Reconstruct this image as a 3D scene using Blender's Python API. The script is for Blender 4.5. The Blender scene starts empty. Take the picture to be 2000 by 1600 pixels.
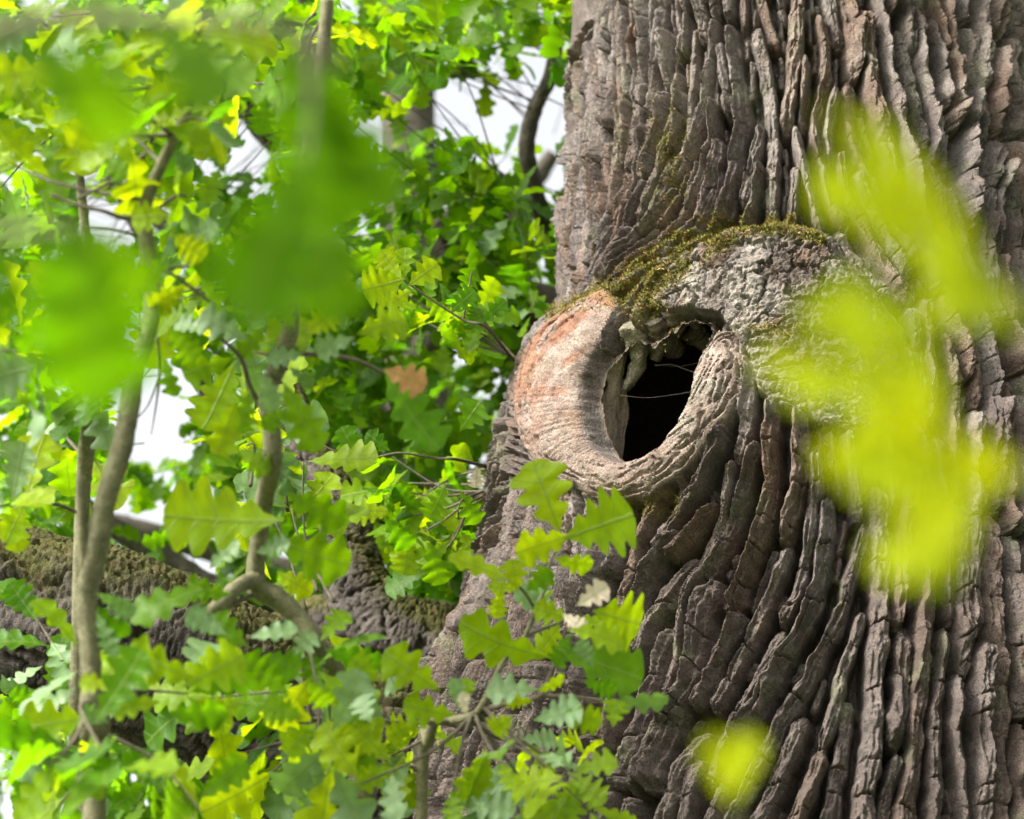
import bpy, math, random
import numpy as np
from mathutils import Vector, Matrix

# ------------------------------------------------------------------ camera, sky, sun, exposure
PITCH = math.radians(25.0)
CAM = np.array([0.0, 0.0, 1.6])
FW = np.array([0.0, math.cos(PITCH), math.sin(PITCH)])
UP = np.array([0.0, -math.sin(PITCH), math.cos(PITCH)])
RT = np.array([1.0, 0.0, 0.0])
scene = bpy.context.scene
col = scene.collection
cd = bpy.data.cameras.new('camera')
cam = bpy.data.objects.new('camera', cd)
col.objects.link(cam)
cam.location = CAM
cam.rotation_euler = (math.pi / 2 + PITCH, 0, 0)
cd.sensor_width = 36.0
cd.sensor_fit = 'HORIZONTAL'
cd.lens = 72.0
cd.clip_start = 0.05
cd.clip_end = 500.0
cd.dof.use_dof = True
cd.dof.focus_distance = 3.98
cd.dof.aperture_fstop = 3.3
cd.dof.aperture_blades = 0
scene.camera = cam

SUN_EL, SUN_AZ = math.radians(40), math.radians(-122)      # azimuth measured from +Y towards +X
world = bpy.data.worlds.new('World')
scene.world = world
world.use_nodes = True
wn, wl = world.node_tree.nodes, world.node_tree.links
wn.clear()
sky = wn.new('ShaderNodeTexSky')
sky.sky_type = 'NISHITA'
sky.sun_disc = False
sky.sun_elevation = SUN_EL
sky.sun_rotation = SUN_AZ
sky.air_density = 1.3
sky.dust_density = 7.0
bw = wn.new('ShaderNodeRGBToBW')
mx = wn.new('ShaderNodeMix'); mx.data_type = 'RGBA'
mx.inputs['Factor'].default_value = 0.88                    # overcast: the blue is mostly washed out
bg = wn.new('ShaderNodeBackground'); bg.inputs['Strength'].default_value = 0.15
wo = wn.new('ShaderNodeOutputWorld')
wl.new(sky.outputs[0], bw.inputs[0])
wl.new(sky.outputs[0], mx.inputs[6]); wl.new(bw.outputs[0], mx.inputs[7])
wl.new(mx.outputs[2], bg.inputs['Color']); wl.new(bg.outputs[0], wo.inputs['Surface'])

sd = bpy.data.lights.new('sun', 'SUN')
sd.energy = 1.45
sd.angle = math.radians(10)
sd.color = (1.0, 0.95, 0.87)
sun = bpy.data.objects.new('sun', sd)
col.objects.link(sun)
SUN_DIR = Vector((math.sin(SUN_AZ) * math.cos(SUN_EL), math.cos(SUN_AZ) * math.cos(SUN_EL), math.sin(SUN_EL)))
sun.rotation_euler = SUN_DIR.to_track_quat('Z', 'Y').to_euler()
sun.location = (-3, -3, 9)

scene.view_settings.view_transform = 'Standard'
scene.view_settings.look = 'None'
scene.view_settings.exposure = 2.0
scene.view_settings.gamma = 1.0
scene.render.engine = 'CYCLES'
scene.cycles.use_denoising = True
scene.cycles.max_bounces = 8
scene.cycles.diffuse_bounces = 5
scene.cycles.transmission_bounces = 6

rng = np.random.default_rng(7)
random.seed(7)


def P(px, py, d):
    """photograph pixel and depth in metres -> a point of the place"""
    return CAM + RT * ((px - 1000) * d / 4000) + UP * ((800 - py) * d / 4000) + FW * d


def project(X):
    q = X - CAM
    d = q @ FW
    return 1000 + 4000 * (q @ RT) / d, 800 - 4000 * (q @ UP) / d, d


# ------------------------------------------------------------------ noise
_perm = np.random.default_rng(3).permutation(1024)
_g2 = np.random.default_rng(4).uniform(0, 2 * np.pi, 1024)
_gx, _gy = np.cos(_g2), np.sin(_g2)


def noise2(x, y, seed=0):
    x = np.asarray(x, float) + seed * 17.31; y = np.asarray(y, float) + seed * 9.73
    xi = np.floor(x).astype(np.int64); yi = np.floor(y).astype(np.int64)
    xf = x - xi; yf = y - yi
    u = xf * xf * xf * (xf * (xf * 6 - 15) + 10); v = yf * yf * yf * (yf * (yf * 6 - 15) + 10)

    def g(ix, iy, fx, fy):
        h = _perm[(_perm[ix & 1023] + iy) & 1023]
        return _gx[h] * fx + _gy[h] * fy
    a = g(xi, yi, xf, yf); b = g(xi + 1, yi, xf - 1, yf)
    c = g(xi, yi + 1, xf, yf - 1); d = g(xi + 1, yi + 1, xf - 1, yf - 1)
    return ((a * (1 - u) + b * u) * (1 - v) + (c * (1 - u) + d * u) * v) * 1.5


def fbm(x, y, oct=4, seed=0):
    s, a, t = 0.0, 1.0, 0.0
    for k in range(oct):
        s = s + a * noise2(np.asarray(x) * 2 ** k, np.asarray(y) * 2 ** k, seed + k * 5)
        t += a; a *= 0.5
    return s / t


def sstep(a, b, x):
    t = np.clip((x - a) / (b - a), 0, 1)
    return t * t * (3 - 2 * t)


def seg_dist(x, y, pts):
    """distance to a polyline, and index+fraction of the closest point"""
    best = np.full(np.shape(x), 1e9); par = np.zeros(np.shape(x))
    pts = np.asarray(pts, float)
    for i in range(len(pts) - 1):
        a, b = pts[i], pts[i + 1]
        ab = b - a
        t = np.clip(((x - a[0]) * ab[0] + (y - a[1]) * ab[1]) / (ab @ ab), 0, 1)
        d = np.hypot(x - a[0] - t * ab[0], y - a[1] - t * ab[1])
        m = d < best
        best = np.where(m, d, best); par = np.where(m, i + t, par)
    return best, par


def smooth_path(pts, n):
    pts = np.asarray(pts, float)
    if len(pts) == 2:
        t = np.linspace(0, 1, n)[:, None]
        return pts[0] * (1 - t) + pts[1] * t
    t = np.linspace(0, len(pts) - 1, n)
    i = np.clip(t.astype(int), 0, len(pts) - 2); f = (t - i)[:, None]
    p0 = pts[np.maximum(i - 1, 0)]; p1 = pts[i]; p2 = pts[i + 1]; p3 = pts[np.minimum(i + 2, len(pts) - 1)]
    return 0.5 * (2 * p1 + (p2 - p0) * f + (2 * p0 - 5 * p1 + 4 * p2 - p3) * f ** 2 + (3 * p1 - p0 - 3 * p2 + p3) * f ** 3)


def in_poly(x, y, poly):
    inside = np.zeros(np.shape(x), bool)
    n = len(poly)
    for i in range(n):
        x0, y0 = poly[i]; x1, y1 = poly[(i + 1) % n]
        if y0 == y1:
            continue
        c = ((y0 > y) != (y1 > y)) & (x < (x1 - x0) * (y - y0) / (y1 - y0) + x0)
        inside ^= c
    return inside


def poly_sd(x, y, poly):
    """signed distance, positive inside"""
    d, _ = seg_dist(x, y, list(poly) + [poly[0]])
    return np.where(in_poly(x, y, poly), d, -d)


# ------------------------------------------------------------------ materials
def mat(name):
    m = bpy.data.materials.new(name); m.use_nodes = True
    n = m.node_tree.nodes; l = m.node_tree.links
    return m, n, l, n['Principled BSDF']


def bark_material(name, use_attr=True, base=(0.1, 0.08, 0.065), bump=0.5, fine=260.0):
    m, n, l, b = mat(name)
    tc = n.new('ShaderNodeTexCoord')
    n1 = n.new('ShaderNodeTexNoise'); n1.inputs['Scale'].default_value = 38; n1.inputs['Detail'].default_value = 8
    n1.inputs['Roughness'].default_value = 0.7
    l.new(tc.outputs['Object'], n1.inputs['Vector'])
    n2 = n.new('ShaderNodeTexNoise'); n2.inputs['Scale'].default_value = fine; n2.inputs['Detail'].default_value = 6
    l.new(tc.outputs['Object'], n2.inputs['Vector'])
    ramp = n.new('ShaderNodeMapRange')
    ramp.inputs[1].default_value = 0.3; ramp.inputs[2].default_value = 0.72
    ramp.inputs[3].default_value = 0.55; ramp.inputs[4].default_value = 1.5
    l.new(n1.outputs['Fac'], ramp.inputs[0])
    r2 = n.new('ShaderNodeMapRange')
    r2.inputs[1].default_value = 0.3; r2.inputs[2].default_value = 0.7
    r2.inputs[3].default_value = 0.6; r2.inputs[4].default_value = 1.4
    l.new(n2.outputs['Fac'], r2.inputs[0])
    mul = n.new('ShaderNodeMath'); mul.operation = 'MULTIPLY'
    l.new(ramp.outputs[0], mul.inputs[0]); l.new(r2.outputs[0], mul.inputs[1])
    mc = n.new('ShaderNodeMix'); mc.data_type = 'RGBA'; mc.blend_type = 'MULTIPLY'; mc.inputs['Factor'].default_value = 1
    if use_attr:
        at = n.new('ShaderNodeAttribute'); at.attribute_name = 'tint'
        l.new(at.outputs['Color'], mc.inputs[6])
    else:
        mc.inputs[6].default_value = (*base, 1)
    l.new(mul.outputs[0], mc.inputs[7])
    l.new(mc.outputs[2], b.inputs['Base Color'])
    b.inputs['Roughness'].default_value = 0.88
    b.inputs['Specular IOR Level'].default_value = 0.25
    add = n.new('ShaderNodeMath'); add.operation = 'ADD'
    l.new(n1.outputs['Fac'], add.inputs[0]); l.new(n2.outputs['Fac'], add.inputs[1])
    vo = n.new('ShaderNodeTexVoronoi'); vo.feature = 'DISTANCE_TO_EDGE'; vo.inputs['Scale'].default_value = 85
    wv_ = n.new('ShaderNodeVectorMath'); wv_.operation = 'MULTIPLY_ADD'
    l.new(n1.outputs['Color'], wv_.inputs[0]); wv_.inputs[1].default_value = (0.012, 0.012, 0.012); l.new(tc.outputs['Object'], wv_.inputs[2])
    l.new(wv_.outputs[0], vo.inputs['Vector'])
    vr = n.new('ShaderNodeMapRange'); vr.inputs[1].default_value = 0.0; vr.inputs[2].default_value = 0.10
    vr.inputs[3].default_value = 0.0; vr.inputs[4].default_value = 0.20
    l.new(vo.outputs['Distance'], vr.inputs[0])
    add2 = n.new('ShaderNodeMath'); add2.operation = 'ADD'; l.new(add.outputs[0], add2.inputs[0]); l.new(vr.outputs[0], add2.inputs[1])
    bp = n.new('ShaderNodeBump'); bp.inputs['Strength'].default_value = bump; bp.inputs['Distance'].default_value = 0.005
    l.new(add2.outputs[0], bp.inputs['Height']); l.new(bp.outputs[0], b.inputs['Normal'])
    return m


def leaf_material(name, stops, trans, sheen=0.35, tfac=0.5):
    """stops: reflected colours over the leaf-to-leaf variation; trans: colours of the light coming through"""
    m, n, l, b = mat(name)
    out = n['Material Output']
    oi = n.new('ShaderNodeObjectInfo')
    at = n.new('ShaderNodeAttribute'); at.attribute_name = 'leafvar'
    add = n.new('ShaderNodeMath'); add.operation = 'ADD'
    l.new(oi.outputs['Random'], add.inputs[0]); l.new(at.outputs['Fac'], add.inputs[1])
    fr = n.new('ShaderNodeMath'); fr.operation = 'FRACT'; l.new(add.outputs[0], fr.inputs[0])

    def ramp(cols):
        r = n.new('ShaderNodeValToRGB'); e = r.color_ramp.elements
        while len(e) < len(cols):
            e.new(0.5)
        for i, (p, c) in enumerate(cols):
            e[i].position = p; e[i].color = (*c, 1)
        l.new(fr.outputs[0], r.inputs[0])
        return r
    r1, r2 = ramp(stops), ramp(trans)
    # veins from the leaf's own coordinates
    uv = n.new('ShaderNodeUVMap'); uv.uv_map = 'UVMap'
    sp = n.new('ShaderNodeSeparateXYZ'); l.new(uv.outputs[0], sp.inputs[0])
    ab = n.new('ShaderNodeMath'); ab.operation = 'ABSOLUTE'; l.new(sp.outputs['X'], ab.inputs[0])
    mid = n.new('ShaderNodeMapRange'); mid.inputs[1].default_value = 0.02; mid.inputs[2].default_value = 0.06
    mid.inputs[3].default_value = 1; mid.inputs[4].default_value = 0
    l.new(ab.outputs[0], mid.inputs[0])
    k = n.new('ShaderNodeMath'); k.operation = 'MULTIPLY'; k.inputs[1].default_value = -0.17; l.new(ab.outputs[0], k.inputs[0])
    s = n.new('ShaderNodeMath'); s.operation = 'ADD'; l.new(sp.outputs['Y'], s.inputs[0]); l.new(k.outputs[0], s.inputs[1])
    s2 = n.new('ShaderNodeMath'); s2.operation = 'MULTIPLY'; s2.inputs[1].default_value = 2 * math.pi * 6; l.new(s.outputs[0], s2.inputs[0])
    sn = n.new('ShaderNodeMath'); sn.operation = 'SINE'; l.new(s2.outputs[0], sn.inputs[0])
    sv = n.new('ShaderNodeMapRange'); sv.inputs[1].default_value = 0.93; sv.inputs[2].default_value = 1.0
    sv.inputs[3].default_value = 0; sv.inputs[4].default_value = 0.7
    l.new(sn.outputs[0], sv.inputs[0])
    vm = n.new('ShaderNodeMath'); vm.operation = 'MAXIMUM'; l.new(mid.outputs[0], vm.inputs[0]); l.new(sv.outputs[0], vm.inputs[1])
    tc = n.new('ShaderNodeTexCoord')
    nz = n.new('ShaderNodeTexNoise'); nz.inputs['Scale'].default_value = 4; nz.inputs['Detail'].default_value = 5
    l.new(tc.outputs['Object'], nz.inputs['Vector'])
    nv = n.new('ShaderNodeMapRange'); nv.inputs[1].default_value = 0.3; nv.inputs[2].default_value = 0.7
    nv.inputs[3].default_value = 0.75; nv.inputs[4].default_value = 1.25
    l.new(nz.outputs['Fac'], nv.inputs[0])

    def shade(r, vein):
        a = n.new('ShaderNodeMix'); a.data_type = 'RGBA'; a.blend_type = 'MULTIPLY'; a.inputs['Factor'].default_value = 1
        l.new(r.outputs[0], a.inputs[6]); l.new(nv.outputs[0], a.inputs[7])
        c = n.new('ShaderNodeMix'); c.data_type = 'RGBA'
        f = n.new('ShaderNodeMath'); f.operation = 'MULTIPLY'; f.inputs[1].default_value = 0.55; l.new(vm.outputs[0], f.inputs[0])
        l.new(f.outputs[0], c.inputs['Factor']); l.new(a.outputs[2], c.inputs[6]); c.inputs[7].default_value = (*vein, 1)
        return c
    c1 = shade(r1, (0.2, 0.27, 0.06)); c2 = shade(r2, (0.12, 0.25, 0.01))
    l.new(c1.outputs[2], b.inputs['Base Color'])
    b.inputs['Roughness'].default_value = 0.42
    b.inputs['Specular IOR Level'].default_value = sheen * 0.4
    bp = n.new('ShaderNodeBump'); bp.inputs['Strength'].default_value = 0.35; bp.inputs['Distance'].default_value = 0.01
    l.new(vm.outputs[0], bp.inputs['Height']); l.new(bp.outputs[0], b.inputs['Normal'])
    tr = n.new('ShaderNodeBsdfTranslucent'); l.new(c2.outputs[2], tr.inputs['Color'])
    mixs = n.new('ShaderNodeMixShader'); mixs.inputs[0].default_value = tfac
    l.new(b.outputs[0], mixs.inputs[1]); l.new(tr.outputs[0], mixs.inputs[2]); l.new(mixs.outputs[0], out.inputs['Surface'])
    return m


M_bark = bark_material('oak bark', bump=0.8)
M_twig = bark_material('twig bark', False, (0.09, 0.075, 0.05), 0.3, 400)
M_dark = bark_material('dark bough bark', False, (0.068, 0.058, 0.044), 0.5, 150)  # one even dark bark for boughs and the trunks behind
M_young = bark_material('young olive grey bark', False, (0.13, 0.122, 0.066), 0.35, 300)
M_wood = bark_material('weathered heartwood', False, (0.30, 0.235, 0.18), 0.5, 300)
G_ = [(0.0, (0.030, 0.085, 0.004)), (0.45, (0.050, 0.122, 0.004)), (0.85, (0.085, 0.165, 0.005)), (1.0, (0.13, 0.205, 0.008))]
T_ = [(0.0, (0.13, 0.36, 0.001)), (0.45, (0.21, 0.46, 0.001)), (0.85, (0.32, 0.54, 0.001)), (1.0, (0.38, 0.53, 0.003))]
M_leaf = leaf_material('oak leaf', G_, T_)
GB = [(0.0, (0.10, 0.19, 0.003)), (0.6, (0.14, 0.23, 0.003)), (1.0, (0.19, 0.275, 0.005))]
TB = [(0.0, (0.40, 0.58, 0.002)), (0.6, (0.52, 0.66, 0.002)), (1.0, (0.58, 0.68, 0.003))]
M_young_leaf = leaf_material('young yellow green oak leaf', GB, TB)
M_deep = leaf_material('deep green leaf', [(0, (0.022, 0.065, 0.002)), (1, (0.036, 0.085, 0.003))], [(0, (0.12, 0.33, 0.001)), (1, (0.2, 0.42, 0.001))], 0.1, 0.5)
M_limey = leaf_material('lime leaf', [(0, (0.20, 0.25, 0.002)), (1, (0.24, 0.27, 0.002))], [(0, (0.5, 0.58, 0.001)), (1, (0.58, 0.6, 0.001))], 0.05, 0.5)
M_pale = leaf_material('glaucous leaf with sky sheen', [(0, (0.12, 0.20, 0.085)), (1, (0.17, 0.25, 0.115))],
                       [(0, (0.15, 0.33, 0.03)), (1, (0.22, 0.38, 0.05))], 0.6, 0.3)  # grey green underside, with the sky's sheen painted into the base colour
M_deadleaf = leaf_material('dry brown leaf', [(0, (0.42, 0.2, 0.09)), (1, (0.5, 0.27, 0.13))],
                           [(0, (0.5, 0.24, 0.09)), (1, (0.55, 0.3, 0.12))], 0.2, 0.35)
M_bleached_sheen = leaf_material('bleached dry leaf and white sheen leaf', [(0, (0.6, 0.5, 0.38)), (1, (0.66, 0.56, 0.44))],
                           [(0, (0.5, 0.4, 0.3)), (1, (0.5, 0.4, 0.3))], 0.2, 0.25)  # dry leaves, and a leaf whose white sheen is painted as colour


# ------------------------------------------------------------------ object helpers
def link(name, me, parent=None, material=None):
    o = bpy.data.objects.new(name, me)
    col.objects.link(o)
    if parent:
        o.parent = parent
    if material and me is not None and not me.materials:
        me.materials.append(material)
    return o


def thing(name, label, cat, loc, group=None):
    o = bpy.data.objects.new(name, None)
    col.objects.link(o)
    o.location = loc
    o.empty_display_size = 0.1
    o['label'] = label; o['category'] = cat
    if group:
        o['group'] = group
    return o


def mesh_np(name, V, Fq, smooth=True, colors=None, normals=None):
    """V (n,3); Fq (m,4) or (m,3)"""
    me = bpy.data.meshes.new(name)
    k = Fq.shape[1]
    me.vertices.add(len(V)); me.vertices.foreach_set('co', np.ascontiguousarray(V, np.float32).ravel())
    me.loops.add(Fq.size); me.loops.foreach_set('vertex_index', np.ascontiguousarray(Fq, np.int32).ravel())
    me.polygons.add(len(Fq)); me.polygons.foreach_set('loop_start', np.arange(0, Fq.size, k, dtype=np.int32))
    if smooth:
        me.polygons.foreach_set('use_smooth', np.ones(len(Fq), bool))
    me.update(calc_edges=True)
    if colors is not None:
        a = me.attributes.new('tint', 'FLOAT_COLOR', 'POINT')
        c = np.ones((len(V), 4), np.float32); c[:, :3] = colors
        a.data.foreach_set('color', c.ravel())
    if normals is not None:
        me.normals_split_custom_set_from_vertices(np.ascontiguousarray(normals, np.float32))
    return me


def tube(name, pts, radii, sides=8, n=None, origin=(0, 0, 0), bumpy=0.0, knots=0.0, seed=0, ridge=None, tintf=None, cap=True):
    """a limb: a smooth tapered tube along pts; bumpy = bark relief as a share of the radius"""
    n = n or max(4, 4 * len(pts))
    C = smooth_path(pts, n)
    r = np.interp(np.linspace(0, 1, n), np.linspace(0, 1, len(radii)), radii)
    T = np.gradient(C, axis=0); T /= np.linalg.norm(T, axis=1)[:, None] + 1e-12
    ref = np.array([0.0, -1.0, 0.0]) if abs(T[0] @ np.array([0, -1.0, 0])) < 0.9 else np.array([1.0, 0, 0])
    A = np.zeros_like(C); B = np.zeros_like(C)
    a = ref
    for i in range(n):
        a = a - T[i] * (a @ T[i]); a /= np.linalg.norm(a)
        A[i] = a; B[i] = np.cross(T[i], a)
    th = np.linspace(0, 2 * np.pi, sides, endpoint=False)
    L = np.concatenate([[0], np.cumsum(np.linalg.norm(np.diff(C, axis=0), axis=1))])
    TH, LL = np.meshgrid(th, L)
    RR = np.repeat(r[:, None], sides, 1)
    hmap = np.zeros_like(RR)
    if knots:
        RR = RR * (1 + knots * noise2(LL * 6 + seed, np.cos(TH) * 0.7 + np.sin(TH) * 0.4, seed))
    if ridge:
        amp, wid, stretch = ridge
        # furrowed bark: seamless around the limb
        cx, cy = np.cos(TH) * RR.mean() / wid, np.sin(TH) * RR.mean() / wid
        w = 0.5 * noise2(LL / (wid * 3), cx * 0.7, seed + 1)
        nn = np.abs(noise2(cx + w, LL / (wid * stretch) + 3.1, seed + 2)) + np.abs(noise2(cy - w, LL / (wid * stretch), seed + 3))
        hmap = sstep(0.02, 0.42, nn)
        crack = np.abs(noise2(LL / (wid * 0.9), TH * RR / wid / 2, seed + 4))
        hmap = hmap - 0.35 * (1 - sstep(0, 0.1, crack))
        hmap += 0.3 * fbm(LL / wid * 3, TH * RR / wid * 3, 3, seed)
        RR = RR + amp * (hmap - 0.5)
    if bumpy:
        RR = RR * (1 + bumpy * fbm(LL / max(r.mean(), 1e-4) * 0.7, TH * 1.3, 3, seed + 8))
    V = C[:, None, :] + A[:, None, :] * (RR * np.cos(TH))[..., None] + B[:, None, :] * (RR * np.sin(TH))[..., None]
    V = V.reshape(-1, 3) - np.asarray(origin)
    idx = np.arange(n * sides).reshape(n, sides)
    nx = np.roll(idx, -1, 1)
    Fq = np.stack([idx[:-1], nx[:-1], nx[1:], idx[1:]], -1).reshape(-1, 4)
    if cap:
        V = np.vstack([V, C[0] - origin, C[-1] - origin])
        c0, c1 = n * sides, n * sides + 1
        e0 = np.stack([nx[0], idx[0], np.full(sides, c0), np.full(sides, c0)], -1)
        e1 = np.stack([idx[-1], nx[-1], np.full(sides, c1), np.full(sides, c1)], -1)
        me = bpy.data.meshes.new(name)
        faces = Fq.tolist() + [f[:3] for f in e0.tolist()] + [f[:3] for f in e1.tolist()]
        me.from_pydata(V.tolist(), [], faces)
        me.polygons.foreach_set('use_smooth', np.ones(len(faces), bool))
    else:
        me = mesh_np(name, V, Fq)
    if tintf:
        Nrm = np.zeros((len(V), 3))
        base = (A[:, None, :] * np.cos(TH)[..., None] + B[:, None, :] * np.sin(TH)[..., None]).reshape(-1, 3)
        Nrm[:len(base)] = base
        c = np.ones((len(V), 4), np.float32)
        c[:, :3] = tintf(V + origin, Nrm, seed)
        at = me.attributes.new('tint', 'FLOAT_COLOR', 'POINT'); at.data.foreach_set('color', c.ravel())
    return me, C


def mix3(a, b, f):
    return np.asarray(a) * (1 - f[..., None]) + np.asarray(b) * f[..., None]


# ------------------------------------------------------------------ ground (below the picture, gives the trees their footing and bounce)
def ground():
    n = 60
    g = np.sign(np.linspace(-1, 1, n)) * np.abs(np.linspace(-1, 1, n)) ** 2 * 150
    X, Y = np.meshgrid(g, g)
    Z = 0.06 * fbm(X * 0.3, Y * 0.3, 3) - 0.03
    Z = Z * sstep(0, 4, np.hypot(X, Y))
    V = np.stack([X, Y, Z], -1).reshape(-1, 3)
    i = np.arange(n * n).reshape(n, n)
    Fq = np.stack([i[:-1, :-1], i[:-1, 1:], i[1:, 1:], i[1:, :-1]], -1).reshape(-1, 4)
    m, nn, l, b = mat('woodland grass')
    t = nn.new('ShaderNodeTexNoise'); t.inputs['Scale'].default_value = 3.0; t.inputs['Detail'].default_value = 9
    tc = nn.new('ShaderNodeTexCoord'); l.new(tc.outputs['Object'], t.inputs['Vector'])
    r = nn.new('ShaderNodeValToRGB')
    r.color_ramp.elements[0].position = 0.35; r.color_ramp.elements[0].color = (0.05, 0.055, 0.022, 1)
    r.color_ramp.elements[1].position = 0.65; r.color_ramp.elements[1].color = (0.075, 0.12, 0.03, 1)
    l.new(t.outputs['Fac'], r.inputs[0]); l.new(r.outputs[0], b.inputs['Base Color'])
    b.inputs['Roughness'].default_value = 0.95
    o = link('ground', mesh_np('ground', V, Fq), None, m)
    o['kind'] = 'structure'; o['label'] = 'grassy woodland ground under the oaks'


ground()

# ------------------------------------------------------------------ the great oak: trunk surface
AX, AY = 0.675, 4.27
ORG = np.array([AX, AY, 0.0])
RREF = 0.6
oak = thing('oak_tree', 'massive old oak trunk with deeply furrowed grey bark and a hollow ringed by smooth callus', 'tree', tuple(ORG))

# left outline of the trunk in the photograph: row -> column
SIL = np.array([(-300, 1128), (0, 1118), (160, 1112), (300, 1103), (430, 1097), (560, 1092), (600, 1080), (650, 1048), (700, 1022),
                (790, 990), (850, 968), (930, 948), (1040, 932), (1130, 903), (1200, 872), (1250, 845), (1320, 818),
                (1420, 800), (1600, 790), (1900, 780)], float)


def row_to_z(py, y):
    v = (800 - py) / 4000.0
    a = PITCH + np.arctan(v)
    return CAM[2] + y * np.tan(a)


z_s = row_to_z(SIL[:, 0], AY - 0.08)
d_s = (AY - 0.08) * FW[1] + (z_s - CAM[2]) * FW[2]
R_s = AX - (SIL[:, 1] - 1000) * d_s / 4000
o_ = np.argsort(z_s); z_s, R_s = z_s[o_], R_s[o_]
R_s = R_s * 0.985 - 0.004


def R_left(z):
    return np.interp(z, z_s, R_s)


def R_round(z):
    return np.interp(z, [0, 0.4, 1.2, 2.4, 3.0, 3.4, 4.4, 6, 9], [1.0, 0.82, 0.72, 0.67, 0.63, 0.60, 0.565, 0.54, 0.46])


def base_R(phi, z):
    g = np.exp(-((phi + 1.55) / 0.75) ** 2)
    zl = np.clip(z, 2.1, 4.6)
    return R_round(z) + 0.06 * np.exp(-((phi - 1.15) / 0.55) ** 2) + (R_left(zl) - R_round(zl)) * g * sstep(1.2, 2.3, z)


# grid lines, fine where the picture looks
PH0, PH1, Z0, Z1 = math.radians(-108), math.radians(64), 2.40, 4.56
NP, NZ = 800, 880
ph_f = np.linspace(PH0, PH1, NP)
ph_c = np.linspace(PH1, PH0 + 2 * np.pi, 62)[1:-1]
z_f = np.linspace(Z0, Z1, NZ)
z_lo = np.linspace(0, Z0, 42)[:-1]; z_hi = np.linspace(Z1, 9.0, 60)[1:]
DP, DZ = ph_f[1] - ph_f[0], z_f[1] - z_f[0]
DS = DP * RREF
PHI, ZZ = np.meshgrid(ph_f, z_f)           # rows z, cols phi
S = PHI * RREF


def surf(phi, z, r):
    return np.stack([AX + r * np.sin(phi), AY - r * np.cos(phi), z], -1)


R0 = base_R(PHI, ZZ)
X0 = surf(PHI, ZZ, R0)
px0, py0, _ = project(X0)

# branch collar: the swollen burl round the hollow, overhung by a brow
BROW = [(1000, 720), (1040, 655), (1090, 612), (1190, 572), (1300, 520), (1400, 462), (1500, 444), (1600, 458), (1660, 510), (1730, 600), (1790, 700), (1830, 800)]
db, bpar = seg_dist(px0, py0, smooth_path(BROW, 90))
below = in_poly(px0, py0, BROW + [(1830, 1700), (600, 1700), (600, 760)])
sdb = np.where(below, db, -db)
lx = np.interp(px0, [1000, 1040, 1090, 1190, 1300, 1400, 1500, 1600, 1660, 1730, 1790, 1830], [0.1, 0.22, 0.4, 0.72, 0.95, 1.0, 1.0, 0.95, 0.8, 0.6, 0.4, 0.25])
wob = 10 * fbm(S * 14, ZZ * 14, 3, 21)
fade = 1 - sstep(780, 1200, py0)
fadr = 1 - sstep(1600, 1880, px0)
bulge = sstep(-8, 46, sdb + wob) * lx * fade * fadr * 0.085
# broad swelling under the brow, plus a groove above it where the bark dives in
bulge += 0.035 * np.exp(-(((px0 - 1330) / 260) ** 2 + ((py0 - 760) / 220) ** 2))
bulge -= 0.018 * lx * np.exp(-((sdb + 20) / 22) ** 2)
undul = 0.012 * fbm(S * 3.2, ZZ * 2.0, 3, 40)
R1 = R0 + bulge + undul
X1 = surf(PHI, ZZ, R1)
px, py, dep = project(X1)
facing = np.cos(PHI + 0.16) > -0.05        # the side turned to the picture
px = np.where(facing, px, -9999.0)

# --- map photograph points to the surface
ds_ = 5
_px, _py, _S, _Z = px[::ds_, ::ds_].ravel(), py[::ds_, ::ds_].ravel(), S[::ds_, ::ds_].ravel(), ZZ[::ds_, ::ds_].ravel()


def to_sz(x, y):
    i = np.argmin((_px - x) ** 2 + (_py - y) ** 2)
    return np.array([_S[i], _Z[i]])


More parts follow.
